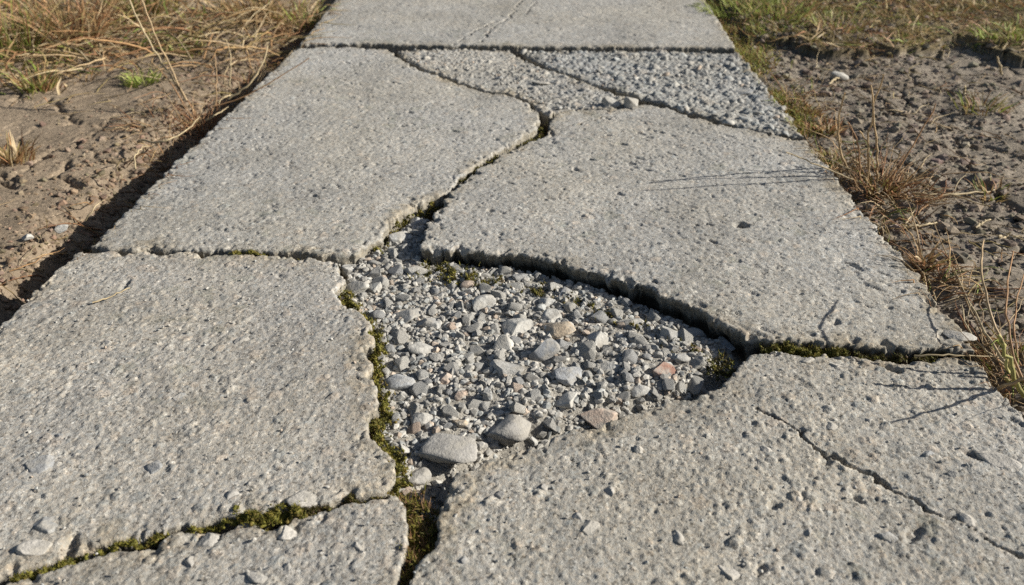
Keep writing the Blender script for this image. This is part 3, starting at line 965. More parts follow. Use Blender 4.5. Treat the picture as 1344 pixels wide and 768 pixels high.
# stones set in the concrete, worn bare
for (slab, u, v, w, h, mat, lab, rot) in [
        (slab_A, 54, 611, 40, 24, M_BLUE, 'smooth blue-grey stone', .45), (slab_A, 61, 690, 38, 24, M_BLUE, 'second blue-grey stone', .5), (slab_A, 45, 718, 44, 20, M_PALE, None, .1),
        (slab_A, 201, 612, 22, 18, M_BLUE, None, .6), (slab_A, 236, 522, 17, 14, M_BLUE, None, .2), (slab_A, 398, 655, 44, 22, M_PALE, 'pale pinkish stone', .1), (slab_A, 140, 450, 14, 9, M_GREY, None, .1),
        (slab_A, 317, 447, 20, 10, M_PINK, None, .1), (slab_A, 78, 572, 12, 9, M_BLUE, None, .1), (slab_A, 305, 650, 16, 14, M_GREY, None, .5),
        (slab_E, 335, 754, 22, 26, M_GREY, None, 1.2), (slab_E, 270, 708, 32, 20, M_GREY, None, .2), (slab_E, 375, 742, 14, 14, M_TAN, None, .2), (slab_E, 250, 735, 22, 15, M_PINK, None, .3),
        (slab_E, 377, 697, 30, 20, M_PALE, 'pale stone at the mossy crack', .4), (slab_E, 470, 715, 18, 14, M_GREY, None, .4),
        (slab_D, 776, 694, 27, 22, M_PALE, 'pale angular stone', .2), (slab_D, 757, 680, 18, 14, M_GREY, None, .6), (slab_D, 1310, 604, 56, 20, M_PALE, 'long pale stone chip', -.55), (slab_D, 1170, 705, 36, 17, M_BLUE, 'flat blue-grey stone', -.2),
        (slab_D, 1270, 682, 20, 18, M_PALE, None, .2), (slab_D, 1090, 560, 20, 12, M_PALE, None, .4), (slab_D, 1006, 592, 18, 14, M_PALE, None, .2), (slab_D, 1044, 657, 16, 14, M_GREY, None, .1),
        (slab_D, 958, 752, 24, 24, M_PALE, None, .3), (slab_D, 890, 706, 16, 20, M_GREY, None, .3), (slab_D, 838, 590, 14, 11, M_PALE, None, .3), (slab_D, 800, 645, 16, 14, M_GREY, None, .3),
        (slab_D, 1216, 596, 18, 11, M_BLUE, None, -.5), (slab_D, 1250, 622, 14, 10, M_GREY, None, .1), (slab_D, 1141, 552, 15, 11, M_GREY, None, .1), (slab_D, 1060, 700, 15, 11, M_TAN, None, .1), (slab_D, 612, 735, 18, 16, M_BLUE, None, .1),
        (slab_D, 655, 650, 14, 11, M_GREY, None, .1), (slab_D, 715, 640, 12, 11, M_PINK, None, .1), (slab_D, 1100, 480, 30, 9, M_PALE, None, -.1), (slab_D, 1060, 474, 22, 8, M_PALE, None, .1),
        (slab_C, 1258, 441, 44, 22, M_PALE, 'pale broken stone in the corner', -.5), (slab_C, 900, 258, 10, 6, M_BLUE, None, .1), (slab_C, 700, 270, 10, 6, M_GREY, None, .1), (slab_C, 672, 330, 12, 8, M_BLUE, None, .1),
        (slab_U, 711, 109, 27, 11, M_PALE, 'flat pale stone', .1), (slab_U, 657, 84, 16, 8, M_GREY, None, .1), (slab_U, 770, 122, 16, 9, M_GREY, None, .1), (slab_U, 655, 102, 12, 6, M_BLUE, None, .1),
        (slab_R, 975, 120, 26, 13, M_BLUE, None, .1), (slab_R, 1000, 128, 16, 10, M_BLUE, None, .1), (slab_R, 905, 82, 14, 7, M_PALE, None, .1), (slab_R, 855, 95, 14, 7, M_BLUE, None, .1)]:
    p = gp(u, v, 0.0); s = scale_at(p)
    a, b = w * s * .5, h * s * .5 / .72
    sz = (a, b, max(.005, .28 * min(a, b)))
    mat = {M_GREY: M_EMB, M_BLUE: M_EMBB, M_PALE: M_EMBP}.get(mat, M_EMB)
    st = put_stone('embedded_stone', p, sz, rot, int(u * 7 + v), mat, None, None, sink=.40, parent=slab)
    st.location.z = -sz[2] * .70 + (.0030 if (w > 30) else .0024) - (.003 if slab is slab_E else 0)
    if lab:
        st['label'] = lab

# small loose bits on the crumbling slabs and along the crack
r = np.random.default_rng(33)


def scatter_in(P, n):
    q = r.uniform(P.min(0), P.max(0), size=(n, 2))
    return q[inside(q[:, 0], q[:, 1], P)]


q = scatter_in(U_, 1600)
q = q[fbm(q[:, 0], q[:, 1], .2, 2, 5) > -.1]
o = stone_mass('gravel', np.column_stack([q, np.full(len(q), -.003)]), r.uniform(.0025, .0062, len(q)), grey_cols(len(q), r), M_GRAVEL, sub=1, seed=5)
tag(o, 'crumbled grit on the small wedge slab', None, None, 'stuff')
q = scatter_in(R_, 620)
o = stone_mass('gravel', np.column_stack([q, np.full(len(q), -.0045)]), np.clip(.0034 * np.exp(r.normal(.35, .7, len(q))), .002, .018), grey_cols(len(q), r, .35), M_GRAVEL, sub=2, seed=6, flatz=.5, lift=-.05)
tag(o, 'exposed pebbly grit of the bluish rough slab', None, None, 'stuff')
q = np.vstack([scatter_in(D_, 500), scatter_in(A_, 300), scatter_in(E_, 200), scatter_in(C_, 120)])
o = stone_mass('grit', np.column_stack([q, np.full(len(q), .0008)]), r.uniform(.0010, .0028, len(q)), grey_cols(len(q), r), M_GRAVEL, sub=1, seed=7)
tag(o, 'scattered grit on the near slabs', None, None, 'stuff')

# crumbs of soil
r = np.random.default_rng(44)


def soil_cols(n, base, sp=.35):
    return np.array(base)[None] * r.uniform(1 - sp, 1 + sp, (n, 1)) * r.uniform(.93, 1.07, (n, 3))


ly = r.uniform(.9, 3.4, 6500); lx = xl(ly) - .03 - np.abs(r.normal(0, .15, 6500))
lx = np.concatenate([lx, r.uniform(-2.3, XL - .04, 1300)]); ly = np.concatenate([ly, r.uniform(1, 4.4, 1300)])
rad = r.uniform(.0022, .0055, len(lx)); m = r.random(len(lx)) < .13; rad[m] = r.uniform(.006, .011, m.sum())
o = stone_mass('soil_crumbs', np.column_stack([lx, ly, ground_z(lx, ly)]), rad, soil_cols(len(lx), (.22, .165, .115)), M_CLOD, sub=1, seed=8, lift=.15)
tag(o, 'crumbs of dry earth along the trench', None, None, 'stuff')
ry = r.uniform(.7, 4.0, 11000); rx = xr(ry) + .02 + np.abs(r.normal(0, .55, 11000))
rad = r.uniform(.0025, .0065, len(rx)); m = r.random(len(rx)) < .10; rad[m] = r.uniform(.007, .017, m.sum())
o = stone_mass('soil_crumbs', np.column_stack([rx, ry, ground_z(rx, ry)]), rad, soil_cols(len(rx), (.215, .178, .14)), M_CLOD, sub=1, seed=9, lift=.1)
tag(o, 'dark crumbs of earth on the rough soil', None, None, 'stuff')

# ------------------------------------------------------------------ blades and stems
def blades(roots, az, L, w, th0, th1, cols, seg=6, wig=.15, seed=0, floor=True, tip=.15, tube=False, curl=0.0):
    """bending strips (or thin three-sided stems): roots (n,3); th0/th1 the lean from upright at foot and tip"""
    r = np.random.default_rng(seed)
    n = len(roots)
    P = np.zeros((n, seg + 1, 3)); P[:, 0] = roots
    a = az.copy()
    for k in range(seg):
        t = (k + .5) / seg
        th = th0 + (th1 - th0) * t + r.normal(0, wig, n) * .6
        a = a + r.normal(0, wig, n) + curl / seg
        st = np.stack([np.sin(th) * np.cos(a), np.sin(th) * np.sin(a), np.cos(th)], 1) * (L / seg)[:, None]
        P[:, k + 1] = P[:, k] + st
    if floor:
        gzv = ground_z(P[:, 1:, 0].ravel(), P[:, 1:, 1].ravel()).reshape(n, seg)
        onp = (P[:, 1:, 0] > xl(P[:, 1:, 1]) + .01) & (P[:, 1:, 0] < xr(P[:, 1:, 1]) - .01)
        gzv = np.where(onp, .003, gzv)
        P[:, 1:, 2] = np.maximum(P[:, 1:, 2], gzv + .003)
    prof = np.interp(np.linspace(0, 1, seg + 1), [0, .35, 1], [.8, 1, tip])
    D = np.gradient(P, axis=1); D /= np.linalg.norm(D, axis=2, keepdims=True) + 1e-9
    side = np.cross(D, np.array((0, 0, 1.0))); side /= np.linalg.norm(side, axis=2, keepdims=True) + 1e-6
    up = np.cross(side, D)
    W = (w[:, None] * prof[None])[..., None]
    if tube:
        rows = [P + side * W, P - side * W * .5 + up * W * .87, P - side * W * .5 - up * W * .87]
    else:
        roll = r.uniform(-.9, .9, n)[:, None, None]
        s2 = side * np.cos(roll) + up * np.sin(roll); u2 = np.cross(s2, D)
        rows = [P + s2 * W, P - u2 * W * .35, P - s2 * W]
    V = np.stack(rows, 2)
    m = 3
    base = (np.arange(n) * (seg + 1) * m)[:, None]
    ks = np.arange(seg)[None] * m
    F = []
    pairs = ((0, 1), (1, 2), (2, 0)) if tube else ((0, 1), (1, 2))
    for (i, j) in pairs:
        F.append(np.stack([base + ks + i, base + ks + j, base + ks + m + j, base + ks + m + i], 2).reshape(-1, 4))
    A = np.repeat(np.repeat(cols[:, None], seg + 1, 1)[:, :, None], m, 2)
    grad = np.linspace(.85, 1.1, seg + 1)[None, :, None, None]
    return V.reshape(-1, 3), np.vstack(F), (A * grad).reshape(-1, 3)


def join(parts):
    V, F, A = [], [], []
    o = 0
    for v, f, a in parts:
        V.append(v); F.append(f + o); A.append(a); o += len(v)
    return np.vstack(V), np.vstack(F), np.vstack(A)


STRAW = [(.50, .34, .17), (.42, .25, .12), (.56, .44, .27), (.34, .18, .09), (.36, .28, .12), (.28, .20, .09)]
GREEN = [(.19, .24, .05), (.24, .27, .06), (.30, .30, .08), (.14, .18, .035)]
RUST = [(.36, .18, .09), (.42, .25, .13), (.28, .14, .07), (.48, .35, .20)]
STEM = [(.52, .42, .26), (.46, .34, .20), (.40, .27, .15)]


def pick(pal, n, r, sp=.2):
    p = np.array(pal)[r.integers(0, len(pal), n)]
    return p * r.uniform(1 - sp, 1 + sp, (n, 1))


def tuft_parts(c, n, rad, L, w, pal, seed, th=(.1, .8), th1=(.6, 1.5), tube=False, z=None, azr=(0, 6.283), seg=6, wig=.15):
    r = np.random.default_rng(seed)
    az = r.uniform(azr[0], azr[1], n); rr = rad * np.sqrt(r.random(n))
    x = c[0] + rr * np.cos(az); y = c[1] + rr * np.sin(az)
    zz = ground_z(x, y) - .004 if z is None else np.full(n, z)
    return blades(np.column_stack([x, y, zz]), az + r.normal(0, .5, n), r.uniform(L[0], L[1], n), r.uniform(w[0], w[1], n), r.uniform(th[0], th[1], n), r.uniform(th1[0], th1[1], n),
                  pick(pal, n, r), seg=seg, wig=wig, seed=seed + 1, tube=tube)


def curve_stem(pts, w, col, seed=0, tipw=.35):
    """one stem through given points"""
    P = np.array(pts, float)
    t = np.linspace(0, 1, 14)
    k = np.linspace(0, 1, len(P))
    if len(P) == 2:
        C = P[0] + (P[1] - P[0]) * t[:, None]
    elif len(P) == 3:
        ctl = 2 * P[1] - .5 * (P[0] + P[2])
        C = ((1 - t) ** 2)[:, None] * P[0] + (2 * t * (1 - t))[:, None] * ctl + (t ** 2)[:, None] * P[2]
    else:
        co = np.polyfit(k, P, 3)
        C = np.stack([np.polyval(co[:, i], t) for i in range(3)], 1)
    r = np.random.default_rng(seed)
    C[1:-1] += r.normal(0, w * .5, (12, 3))
    D = np.gradient(C, axis=0); D /= np.linalg.norm(D, axis=1, keepdims=True)
    s = np.cross(D, np.array((.13, .27, .95))); s /= np.linalg.norm(s, axis=1, keepdims=True)
    u = np.cross(s, D)
    W = (w * np.linspace(1, tipw, 14))[:, None]
    ring = [C + (s * math.cos(a) + u * math.sin(a)) * W for a in (0, 1.257, 2.513, 3.77, 5.027)]
    V = np.stack(ring, 1).reshape(-1, 3)
    F = []
    for i in range(13):
        for j in range(5):
            F.append((i * 5 + j, i * 5 + (j + 1) % 5, (i + 1) * 5 + (j + 1) % 5, (i + 1) * 5 + j))
    return V, np.array(F), np.tile(np.array(col), (70, 1)) * np.linspace(.9, 1.1, 14).repeat(5)[:, None]


def empty(name, loc, label, cat, group=None):
    o = bpy.data.objects.new(name, None)
    COL.objects.link(o); o.location = loc; o.empty_display_size = .02
    return tag(o, label, cat, group, 'thing')


def child(name, parts, mat, root):
    V, F, A = join(parts)
    o = mesh_obj(name, V - np.array(root.location), F, mat, parent=root, alb=A)
    return o


# ---- left verge: tangle of dry grass at the top of the picture
r = np.random.default_rng(55)


def scatter_poly(P, n, dens=None):
    lo = np.maximum(P.min(0), (-2.6, .3)); hi = np.minimum(P.max(0), (3.2, 5.4))
    q = r.uniform(lo, hi, size=(n, 2))
    q = q[inside(q[:, 0], q[:, 1], P)]
    if dens is not None:
        q = q[r.random(len(q)) < dens(q[:, 0], q[:, 1])]
    return q


q = scatter_poly(GLEFT, 8000, lambda x, y: np.clip(.32 + 1.1 * fbm(x, y, .45, 3, 77) + .4 * sstep(XL - .3, XL - 1.2, x), 0, 1))
n = len(q)
colr = pick(STRAW, n, r, .25)
gm = (r.random(n) < .22 + .35 * fbm(q[:, 0], q[:, 1], .4, 2, 99))
colr[gm] = pick(GREEN, gm.sum(), r)
far = sstep(2.2, 3.6, q[:, 1])
tall = np.clip(.35 + .8 * far + .3 * fbm(q[:, 0], q[:, 1], .35, 2, 101), .3, 1.3)
v = blades(np.column_stack([q, ground_z(q[:, 0], q[:, 1]) - .004]), r.uniform(0, 6.283, n), r.uniform(.08, .22, n) * tall, r.uniform(.0018, .0042, n), r.uniform(.2, 1.3, n), r.uniform(1.0, 2.0, n), colr, seg=7, wig=.22, seed=5)
o = mesh_obj('dry_grass', v[0], v[1], M_STRAW, alb=v[2])
tag(o, 'tangle of bent dry grass on the left verge', None, None, 'stuff')
# flat straws over the bare soil on both sides
sx = np.concatenate([r.uniform(-2.3, XL - .03, 420), XR + .02 + np.abs(r.normal(0, .5, 620)), XL - .02 - np.abs(r.normal(0, .08, 130))])
sy = np.concatenate([1.4 + 2.6 * np.sqrt(r.random(420)), r.uniform(.7, 4.0, 620), r.uniform(1.2, 3.6, 130)])
n = len(sx)
v = blades(np.column_stack([sx, sy, ground_z(sx, sy) + .004]), r.uniform(0, 6.283, n), r.uniform(.03, .15, n), r.uniform(.0008, .0017, n), r.uniform(1.2, 1.5, n), r.uniform(1.5, 1.75, n), pick(STRAW + STEM, n, r, .25), seg=7, wig=.22, seed=6, tube=True)
o = mesh_obj('straw', v[0], v[1], M_STRAW, alb=v[2])
tag(o, 'loose dry straws lying on the bare soil', None, None, 'stuff')

n = 520
su, sv = r.uniform(-120, 420, n), 15 + 95 * r.beta(1.6, 2.2, n)
pp = np.array([gp(a, b, -.03)[:2] for a, b in zip(su, sv)])
pp = pp[pp[:, 0] < xl(pp[:, 1]) - .06]; n = len(pp)
v = blades(np.column_stack([pp, ground_z(pp[:, 0], pp[:, 1]) + r.uniform(0, .05, n)]), r.uniform(0, 6.283, n), r.uniform(.10, .32, n), r.uniform(.0018, .0040, n), r.uniform(.9, 1.4, n), r.uniform(1.5, 2.1, n), pick(STRAW + STEM, n, r, .25), seg=9, wig=.16, seed=16, tube=True)
o = mesh_obj('dry_grass', v[0], v[1], M_STRAW, alb=v[2])
tag(o, 'long bent straws lying at the near border of the left tangle', None, None, 'stuff')

FRESH = [(.30, .36, .08), (.36, .42, .11), (.24, .30, .06), (.42, .42, .16)]
# distinct tufts, left
for (u, v_, lab, nb, rad, L, pal, sd) in [
        (95, 50, 'tall reddish dry grass clump in the far left tangle', 130, .10, (.12, .28), STRAW + RUST, 201),
        (20, 60, 'thick yellow-green grass clump at the far left border', 130, .11, (.12, .26), STRAW + GREEN, 202),
        (45, 108, 'small bright green tuft at the near border of the left tangle', 80, .05, (.04, .11), FRESH + STRAW, 203),
        (185, 101, 'little green sprout on bare soil between the dry tangle and the weed', 70, .05, (.02, .06), FRESH, 204),
        (12, 200, 'low yellowish tuft on the dry mud far from the path', 70, .05, (.03, .09), STRAW, 205),
        (245, 60, 'sparse green tuft on soil left of the far joint', 70, .06, (.03, .08), FRESH + STRAW, 206),
        (400, 22, 'green and straw tuft at the far slab\u2019s left rim', 130, .09, (.04, .12), FRESH + STRAW, 207),
        (330, 20, 'straw coloured clump a step left of the far slab', 100, .10, (.06, .16), STRAW, 208),
        (190, 15, 'dense straw clump behind the weed\u2019s long stalks', 120, .12, (.10, .24), STRAW + GREEN, 209)]:
    p = gp(u, v_, -.03)
    root = empty('grass_tuft', (p[0], p[1], gz(p[0], p[1])), lab, 'grass tuft')
    child('blade_cluster', [tuft_parts(p, int(nb * 1.5), rad, L, (.0018, .0036), pal, sd)], M_GRASS, root)

# the weed at the left rim
p = gp(262, 142, -.03)
root = empty('dry_weed', (p[0], p[1], gz(p[0], p[1])), 'dry brown weed with long thin stalks at the left rim of the path', 'weed')
parts = [tuft_parts(p, 90, .05, (.04, .14), (.0011, .0019), RUST, 301, th=(.1, 1.2), th1=(.3, 1.6), tube=True, wig=.2),
         tuft_parts(p + np.array((-.10, -.05, 0)), 60, .09, (.04, .12), (.0011, .0018), RUST + STEM, 302, th=(.8, 1.5), th1=(1.2, 1.7), tube=True, wig=.25)]
parts += [tuft_parts(gp(308, 116, -.03), 45, .05, (.05, .17), (.0011, .0019), RUST + STEM, 303, th=(.1, 1.0), th1=(.5, 1.5), tube=True, wig=.2, azr=(-1.2, 1.6)),
          tuft_parts(gp(222, 190, -.04), 40, .07, (.03, .10), (.0010, .0018), RUST + STEM, 304, th=(.5, 1.4), th1=(1.0, 1.7), tube=True, wig=.25)]
child('shoot_cluster', parts, M_STRAW, root)
Z0 = -.02
for pts, w, cl in [
        ([(245, 132), (205, 70), (165, -10)], .0022, STEM[0]), ([(245, 132), (215, 70), (182, -8)], .0020, STEM[1]), ([(283, 138), (284, 105), (282, 70)], .0014, STEM[2]),
        ([(301, 112), (303, 82), (297, 52)], .0015, STEM[0]), ([(300, 130), (335, 100), (351, 60)], .0020, STEM[0]), ([(278, 140), (330, 122), (406, 76)], .0013, RUST[1]),
        ([(240, 136), (225, 110), (210, 92)], .0014, RUST[1])]:
    b = gp(*pts[0], Z0)
    c3 = [b] + [at_y(u, v_, b[1] + dy) for (u, v_), dy in zip(pts[1:], (.03, .08))]
    child('stalk', [curve_stem(c3, w * 1.6, cl, int(pts[1][0]), .6)], M_STRAW, root)
for pts, w in [([(186, 184), (225, 182), (262, 154)], .0030), ([(178, 222), (180, 200), (196, 192)], .0026), ([(270, 158), (285, 150), (300, 140)], .0024), ([(112, 290), (125, 272), (137, 262)], .0016)]:
    c3 = [gp(u, v_, z) for (u, v_), z in zip(pts, (-.025, .0, -.01))]
    child('root_strand', [curve_stem(c3, w, STEM[0], int(pts[0][0]))], M_STRAW, root)

# ---- right verge: patchy turf
q = scatter_poly(TURF, 42000, lambda x, y: np.clip(.55 + 1.0 * fbm(x, y, .25, 3, 121), .05, 1))
n = len(q)
colr = pick([(.30, .24, .09), (.36, .27, .12), (.24, .22, .07), (.44, .34, .17), (.28, .16, .08)], n, r, .25)
gk = fbm(q[:, 0], q[:, 1], .35, 3, 131)
gm = r.random(n) < np.clip(.10 + .55 * gk + .5 * sstep(.35, .05, q[:, 0] - xr(q[:, 1])), 0, 1)
colr[gm] = pick(GREEN + [(.24, .27, .06)], gm.sum(), r)
v = blades(np.column_stack([q, ground_z(q[:, 0], q[:, 1]) - .003]), r.uniform(0, 6.283, n), r.uniform(.015, .060, n), r.uniform(.0013, .0030, n), r.uniform(.2, 1.4, n), r.uniform(1.0, 2.0, n), colr, seg=4, wig=.2, seed=8)
o = mesh_obj('turf_grass', v[0], v[1], M_GRASS, alb=v[2])
tag(o, 'patchy short brown and green turf on the right verge', None, None, 'stuff')
q = scatter_poly(TURF, 4200)
n = len(q)
v = blades(np.column_stack([q, ground_z(q[:, 0], q[:, 1])]), r.uniform(0, 6.283, n), r.uniform(.04, .13, n), r.uniform(.0014, .0032, n), r.uniform(.6, 1.5, n), r.uniform(1.3, 2.0, n), pick(STRAW + RUST + FRESH[:1], n, r, .25), seg=6, wig=.2, seed=18)
o = mesh_obj('turf_grass', v[0], v[1], M_STRAW, alb=v[2])
tag(o, 'dry straw strewn over the turf on the right verge', None, None, 'stuff')
# mossy fringe along the right rim of the path
ey = r.uniform(1.9, 4.6, 6000); ex = xr(ey) + .002 + np.abs(r.normal(0, .030, 6000)) * (1 + .8 * sstep(2.0, 3.0, ey))
keep = r.random(6000) < np.clip(.35 + 1.2 * fbm(ex * 0, ey, .35, 2, 141) + .5 * sstep(2.2, 2.8, ey), 0, 1)
ex, ey = ex[keep], ey[keep]; n = len(ex)
colr = pick([(.30, .29, .07), (.24, .26, .06), (.38, .24, .09), (.32, .18, .08), (.38, .34, .11), (.34, .36, .09)], n, r)
v = blades(np.column_stack([ex, ey, ground_z(ex, ey)]), r.uniform(0, 6.283, n), r.uniform(.012, .042, n), r.uniform(.0010, .0022, n), r.uniform(0, 1.0, n), r.uniform(.6, 1.6, n), colr, seg=4, wig=.25, seed=9)
o = mesh_obj('rim_moss', v[0], v[1], M_GRASS, alb=v[2])
tag(o, 'orange and green low growth along the right path rim', None, None, 'stuff')

for (u, v_, lab, nb, rad, L, pal, sd, z) in [
        (965, 18, 'fresh green grass tuft beside the far slab on the right', 260, .15, (.03, .10), FRESH, 401, 0),
        (1020, 30, 'green grass tuft a step right of the far slab', 200, .13, (.03, .08), FRESH + STRAW[:2], 402, 0),
        (1100, 45, 'yellow-green tuft on the raised turf lip', 130, .10, (.03, .07), FRESH + STRAW, 403, 0),
        (1312, 62, 'bright green sprig above the dark hollow in the turf', 120, .09, (.02, .06), FRESH, 404, 0),
        (1290, 145, 'dry thin tuft on the dark soil beyond the cracked clod', 60, .06, (.03, .08), STRAW + GREEN, 405, 0),
        (1300, 250, 'short green sprig by the pale lying stalk', 40, .035, (.02, .05), GREEN + STRAW, 406, 0),
        (1215, 350, 'small orange dry sprig at the rim of the heaved slab', 50, .022, (.02, .06), RUST + STRAW, 407, 0),
        (1085, 172, 'orange dry tuft at the corner of the bluish rough slab', 110, .035, (.02, .06), RUST + [(.25, .22, .06)], 408, 0),
        (1060, 150, 'yellowish moss tuft beside the bluish rough slab', 90, .035, (.015, .04), [(.30, .26, .08), (.36, .20, .08)], 409, 0)]:
    p = gp(u, v_, -.02)
    root = empty('grass_tuft', (p[0], p[1], gz(p[0], p[1])), lab, 'grass tuft')
    child('blade_cluster', [tuft_parts(p, nb, rad, L, (.0014, .0030), pal, sd)], M_GRASS, root)

# fringe of straw and weed along the right rim
n = 1150
ey = r.uniform(.95, 2.5, n); ex = xr(ey) + .012 + np.abs(r.normal(0, .055, n))
keep = r.random(n) < np.clip(.22 + 1.7 * vnoise(ey / .14, ey * 0, 151), .03, 1)
ex, ey = ex[keep], ey[keep]; n = len(ex)
v = blades(np.column_stack([ex, ey, ground_z(ex, ey)]), r.uniform(0, 6.283, n), r.uniform(.025, .13, n), r.uniform(.0008, .0017, n), r.uniform(.3, 1.4, n), r.uniform(1.0, 1.9, n), pick(RUST[:2] + STRAW + STEM + FRESH[:1], n, r, .25), seg=7, wig=.2, seed=19, tube=True)
o = mesh_obj('dry_grass', v[0], v[1], M_STRAW, alb=v[2])
tag(o, 'fringe of dry stems along the right rim of the path', None, None, 'stuff')
n = 420
ey = r.uniform(1.3, 3.6, n); ex = xl(ey) - .035 - np.abs(r.normal(0, .06, n))
v = blades(np.column_stack([ex, ey, ground_z(ex, ey) + .003]), r.uniform(0, 6.283, n), r.uniform(.03, .15, n), r.uniform(.0009, .0018, n), r.uniform(.6, 1.5, n), r.uniform(1.1, 1.9, n), pick(RUST + STRAW, n, r, .25), seg=7, wig=.22, seed=20, tube=True)
o = mesh_obj('dry_grass', v[0], v[1], M_STRAW, alb=v[2])
tag(o, 'scattered dry stems above the shaded trench on the left', None, None, 'stuff')

# the weed at the right rim
p = gp(1152, 246, -.02)
root = empty('dry_weed', (p[0], p[1], gz(p[0], p[1])), 'reddish dry weed with pale stalks at the right rim of the heaved slab', 'weed')
child('shoot_cluster', [tuft_parts(p, 120, .05, (.03, .14), (.0009, .0020), RUST + STEM + STRAW[:2], 501, th=(.0, 1.4), th1=(.3, 1.8), tube=True, wig=.2),
                        tuft_parts(p + np.array((.05, -.03, 0)), 90, .06, (.03, .10), (.0009, .0017), RUST + STEM, 502, th=(.6, 1.4), th1=(1.0, 1.7), tube=True, wig=.25)], M_STRAW, root)
child('leaf_cluster', [tuft_parts(p + np.array((-.005, -.02, 0)), 50, .03, (.015, .04), (.0016, .003), [(.26, .24, .06), (.34, .30, .10)], 503)], M_GRASS, root)
for pts, w, dys, cl in [
        ([(1115, 226), (1100, 180), (1109, 122)], .0019, (-.03, -.09), STEM[1]), ([(1165, 240), (1196, 195), (1228, 136)], .0014, (.02, .05), RUST[1]),
        ([(1130, 240), (1085, 222), (1032, 200)], .0014, (.0, .0), STEM[0]), ([(1140, 236), (1100, 215), (1072, 203)], .0012, (.02, .05), STEM[0]),
        ([(1150, 240), (1150, 185), (1143, 112)], .0018, (-.02, -.07), STEM[1]), ([(1142, 236), (1140, 180), (1160, 98)], .0017, (-.01, -.03), RUST[3]), ([(1128, 236), (1126, 190), (1112, 160)], .0014, (.02, .03), RUST[1]), ([(1136, 244), (1140, 200), (1128, 172)], .0014, (.0, -.03), RUST[3]), ([(1160, 238), (1180, 205), (1175, 195)], .0010, (.01, .02), RUST[3]),
        ([(1170, 240), (1200, 232), (1181, 226)], .0014, (.01, .02), STEM[0])]:
    b = gp(*pts[0], -.015)
    c3 = [b] + [at_y(u, v_, b[1] + dy) for (u, v_), dy in zip(pts[1:], dys)]
    child('stalk', [curve_stem(c3, w * 1.6, cl, int(pts[1][0]), .6)], M_STRAW, root)
for lab, pts, w in [
        ('long pale stalk lying on the soil beside the right weed', [(1180, 228), (1230, 252), (1300, 270)], .0020),
        ('pale curved stalk lying across the soil right of the weed', [(1196, 256), (1250, 258), (1306, 247)], .0024),
        ('pale broken stalk near the rim of the heaved slab', [(1180, 296), (1205, 298), (1230, 290)], .0026),
        ('thin leaning straw by the right rim of the heaved slab', [(1186, 300), (1194, 285), (1202, 272)], .0018),
        ('short pale twig on the dark soil', [(1280, 300), (1290, 294), (1300, 288)], .0024),
        ('pale twig on the dark soil below the short one', [(1309, 315), (1318, 311), (1326, 309)], .0026),
        ('straight pale straw lying by the lower right weed', [(1245, 375), (1270, 372), (1290, 372)], .0016),
        ('pale straw lying just above the straight one', [(1247, 362), (1270, 362), (1286, 364)], .0014),
        ('upright bleached stub in front of the dark turf hollow', [(1314, 98), (1312, 86), (1309, 74)], .0034),
        ('short bleached stub on the dark soil', [(1265, 124), (1266, 118), (1266, 113)], .0034),
        ('pale twig beside the white flat stone', [(1087, 114), (1095, 109), (1103, 104)], .0030),
        ('bent straw standing at the lip of the turf', [(1212, 55), (1208, 38), (1220, 28)], .0026),
        ('thin yellow straw lying on the left slab', [(122, 400), (145, 393), (172, 383)], .0013)]:
    on = (pts[0][0] < 600)
    z = .003 if on else None
    ps = []
    for k, (u, v_) in enumerate(pts):
        g = gp(u, v_, 0 if on else -.02)
        ps.append(g if False else np.array((g[0], g[1], .004 + .002 * k if on else max(gz(g[0], g[1]), -.03) + .006 + (.004 if k == 1 else 0))))
    if 'stub' in lab or 'standing' in lab:
        b = gp(*pts[0], -.015); ps = [b] + [at_y(u, v_, b[1] + .004 * k) for k, (u, v_) in enumerate(pts[1:], 1)]
    V, F, A = curve_stem(ps, w * 1.25, STEM[0], int(pts[0][0]), .6)
    c = V.mean(0)
    o = mesh_obj('dry_stalk', V - c, F, M_STRAW, alb=A); o.location = c
    tag(o, lab, 'stalk', None, 'thing')

# the weed at the near right corner
p = gp(1338, 500, -.015)
root = empty('dry_weed', (p[0], p[1], gz(p[0], p[1])), 'tall branching weed with yellow stalks beside the wide near slab', 'weed')
child('shoot_cluster', [tuft_parts(p + np.array((.02, .03, 0)), 90, .05, (.03, .12), (.0007, .0013), RUST + STEM, 601, th=(.2, 1.4), th1=(.5, 1.7), tube=True, wig=.22)], M_STRAW, root)
child('leaf_cluster', [tuft_parts(p + np.array((.03, .05, 0)), 40, .05, (.02, .06), (.0012, .0022), GREEN + STRAW, 603)], M_GRASS, root)
for pts, w, dys, cl in [
        ([(1338, 500), (1295, 390), (1291, 315)], .0015, (.06, .22), STEM[1]), ([(1334, 496), (1290, 430), (1248, 345)], .0015, (.12, .36), STEM[0]), ([(1330, 490), (1285, 430), (1225, 290)], .0011, (.14, .48), STEM[1]),
        ([(1325, 482), (1280, 445), (1262, 400)], .0012, (.07, .15), STEM[0]), ([(1345, 520), (1322, 470), (1310, 440)], .0024, (.01, .02), (.36, .33, .12)), ([(1350, 510), (1322, 420), (1330, 330)], .0012, (.10, .30), RUST[1]),
        ([(1340, 480), (1332, 420), (1344, 360)], .0011, (.10, .25), RUST[1]), ([(1338, 505), (1324, 500), (1322, 470)], .0022, (.0, .01), (.40, .36, .14))]:
    b = gp(*pts[0], -.01)
    c3 = [b] + [at_y(u, v_, b[1] + dy) for (u, v_), dy in zip(pts[1:], dys)]
    child('stalk', [curve_stem(c3, w * 1.6, cl, int(pts[1][0]), .6)], M_STRAW, root)
q3 = [gp(u, v_, 0) + np.array(S) * (hh / S.z) for u, v_, hh in [(1330, 503, -.01), (1255, 530, .05), (1165, 556, .115)]]
